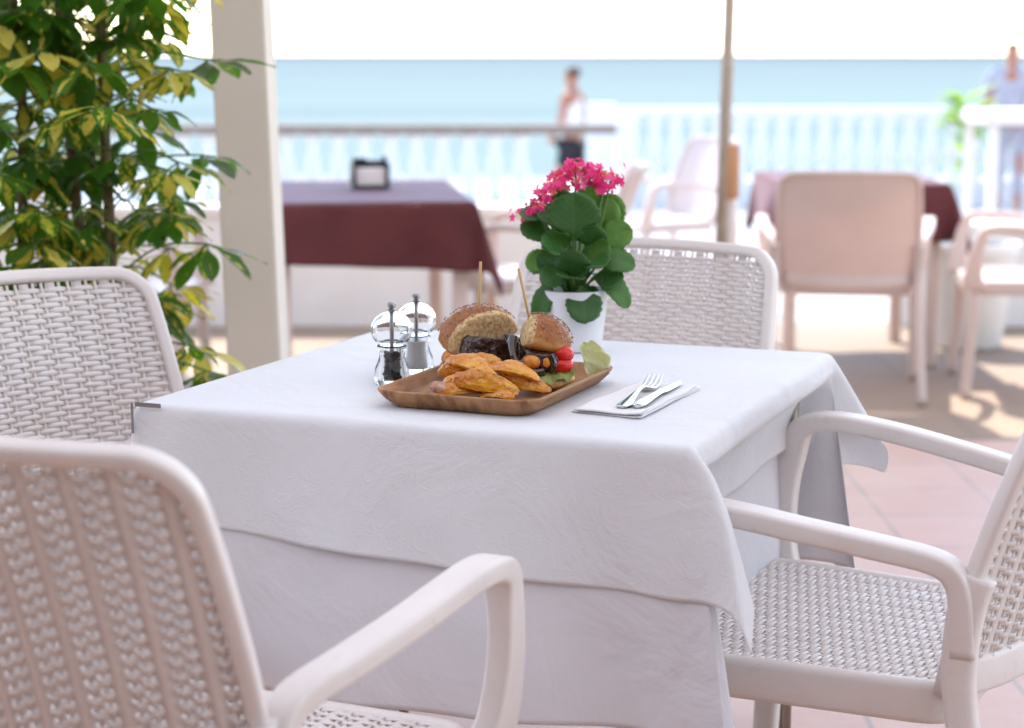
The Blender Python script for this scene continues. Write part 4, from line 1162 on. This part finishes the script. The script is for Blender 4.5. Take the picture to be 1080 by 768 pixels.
# ------------------------------------------------------------------ people on the promenade
def skin_mesh(name, nodes, edges, mat, parent=None, sub=2, root=0):
    me = bpy.data.meshes.new(name); me.from_pydata([p for p, r in nodes], edges, [])
    o = link(name, me, M[mat], parent, smooth=False)
    sk = o.modifiers.new('skin', 'SKIN'); sk.use_smooth_shade = True
    for v, (p, r) in zip(me.skin_vertices[0].data, nodes): v.radius = r if isinstance(r, tuple) else (r, r)
    me.skin_vertices[0].data[root].use_root = True
    md = o.modifiers.new('s', 'SUBSURF'); md.levels = sub; md.render_levels = sub
    return o
def person(x, y, z, rz, H, hair, top, bottom, label, stride=.10, armbend=.2, sleeves=False, shorts=True):
    k = H / 1.75
    def S(p): return (p[0] * k, p[1] * k, p[2] * k)
    N = [((0, 0, .95), (.15, .11)), ((0, .0, 1.12), (.125, .09)), ((0, .01, 1.32), (.155, .10)), ((0, 0, 1.46), (.07, .06)), ((0, .01, 1.52), (.052, .055)), ((0, .025, 1.60), (.072, .088)), ((0, .02, 1.70), (.062, .080)),
         ((-.19, 0, 1.42), .055), ((-.215, .02, 1.16), .043), ((-.215, .02 + armbend, .96), .033), ((-.20, .06 + armbend, .88), (.030, .038)),
         ((.19, 0, 1.42), .055), ((.215, -.02, 1.16), .043), ((.215, .03, .93), .033), ((.21, .06, .85), (.030, .038)),
         ((-.09, 0, .86), .085), ((-.10, stride, .50), .058), ((-.10, stride * .9, .10), .040), ((-.10, stride + .13, .035), (.04, .03)),
         ((.09, 0, .86), .085), ((.10, -stride * .4, .50), .058), ((.10, -stride * 1.3, .10), .040), ((.10, -stride + .08, .035), (.04, .03))]
    E = [(0, 1), (1, 2), (2, 3), (3, 4), (4, 5), (5, 6), (2, 7), (7, 8), (8, 9), (9, 10), (2, 11), (11, 12), (12, 13), (13, 14), (0, 15), (15, 16), (16, 17), (17, 18), (0, 19), (19, 20), (20, 21), (21, 22)]
    sc_ = lambda N: [(S(p), tuple(q * k for q in r) if isinstance(r, tuple) else (r * k, r * k)) for p, r in N]
    b = skin_mesh('person', sc_(N), E, 'skin'); b.location = (x, y, z); b.rotation_euler = (0, 0, rz)
    tag(b, label, 'person')
    skin_mesh('hair', sc_([((0, -.012, 1.58), (.076, .075)), ((0, -.008, 1.66), (.082, .092)), ((0, .005, 1.725), (.060, .078))]), [(0, 1), (1, 2)], hair, b)
    T = [((0, 0, .98), (.165, .125)), ((0, 0, 1.12), (.145, .108)), ((0, .01, 1.32), (.172, .118)), ((0, 0, 1.44), (.088, .075))]; TE = [(0, 1), (1, 2), (2, 3)]
    if sleeves: T += [((-.19, 0, 1.41), .070), ((-.245, .018, 1.20), .062), ((.19, 0, 1.41), .070), ((.245, -.018, 1.20), .062)]; TE += [(2, 4), (4, 5), (2, 6), (6, 7)]
    skin_mesh('shirt', sc_(T), TE, top, b)
    ll = .55 if shorts else .12
    Q = [((0, 0, .97), (.165, .125)), ((-.09, 0, .86), .102), ((-.10, stride * (.9 if not shorts else .75), ll + .05), .082 if shorts else .06), ((.09, 0, .86), .102), ((.10, -stride * .3 if shorts else -stride * 1.2, ll + .05), .082 if shorts else .06)]
    skin_mesh('trousers', sc_(Q), [(0, 1), (1, 2), (0, 3), (3, 4)], bottom, b)
    return b
person(.62, 19.6, -.5, R(62), 1.62, 'dark_hair', 'white_fabric', 'black_fabric', 'bare-armed person in a white top and black shorts on the promenade', .12, .12)
person(5.42, 20.8, -.5, R(170), 1.88, 'dark_hair', 'lilac_fabric', 'lilac_fabric', 'taller person in a greyish lilac shirt by the balustrade', .05, .05, True, False)
person(5.80, 20.5, -.5, R(160), 1.55, 'auburn_hair', 'violet_fabric', 'white_fabric', 'shorter reddish-haired person cut off by the right photo edge', .05, .05)

# ------------------------------------------------------------------ world, light, camera
w = bpy.data.worlds.new('World'); SC.world = w; w.use_nodes = True
nt = w.node_tree; bg = nt.nodes['Background']
sky = nt.nodes.new('ShaderNodeTexSky'); sky.sky_type = 'NISHITA'; sky.sun_disc = False
hd = Vector((.30, -.95)).normalized(); EL = R(54)
sky.sun_elevation = EL
sky.sun_rotation = math.atan2(-hd.x, -hd.y)
sky.air_density = 1.0; sky.dust_density = .4; sky.ozone_density = 1.0
nt.links.new(sky.outputs[0], bg.inputs['Color']); bg.inputs['Strength'].default_value = .15
sd = bpy.data.lights.new('sun', 'SUN'); sd.energy = 2.0; sd.angle = R(.53); sd.color = (1, .95, .87)
so = bpy.data.objects.new('sun', sd); COL.objects.link(so)
dv = Vector((hd.x * cos(EL), hd.y * cos(EL), -sin(EL)))
so.rotation_euler = dv.to_track_quat('-Z', 'Y').to_euler()
cam = bpy.data.cameras.new('camera'); co = bpy.data.objects.new('camera', cam); COL.objects.link(co)
co.location = (0, 0, 1.22); co.rotation_euler = (pi / 2 - math.atan(327 / 2000), 0, 0)
cam.lens = 66.67; cam.sensor_width = 36; cam.clip_start = .05; cam.clip_end = 100000
cam.dof.use_dof = True; cam.dof.focus_distance = 2.56; cam.dof.aperture_fstop = 66.67 / 18
cam.dof.aperture_blades = 0
SC.camera = co
SC.view_settings.view_transform = 'Standard'; SC.view_settings.look = 'None'
SC.view_settings.exposure = 2.12; SC.view_settings.gamma = 1
SC.cycles.use_denoising = True
try: SC.cycles.denoiser = 'OPENIMAGEDENOISE'
except Exception: pass
SC.cycles.max_bounces = 10; SC.cycles.diffuse_bounces = 5; SC.cycles.glossy_bounces = 4; SC.cycles.transmission_bounces = 10; SC.cycles.transparent_max_bounces = 12
SC.cycles.caustics_reflective = False
SC.cycles.sample_clamp_indirect = 6
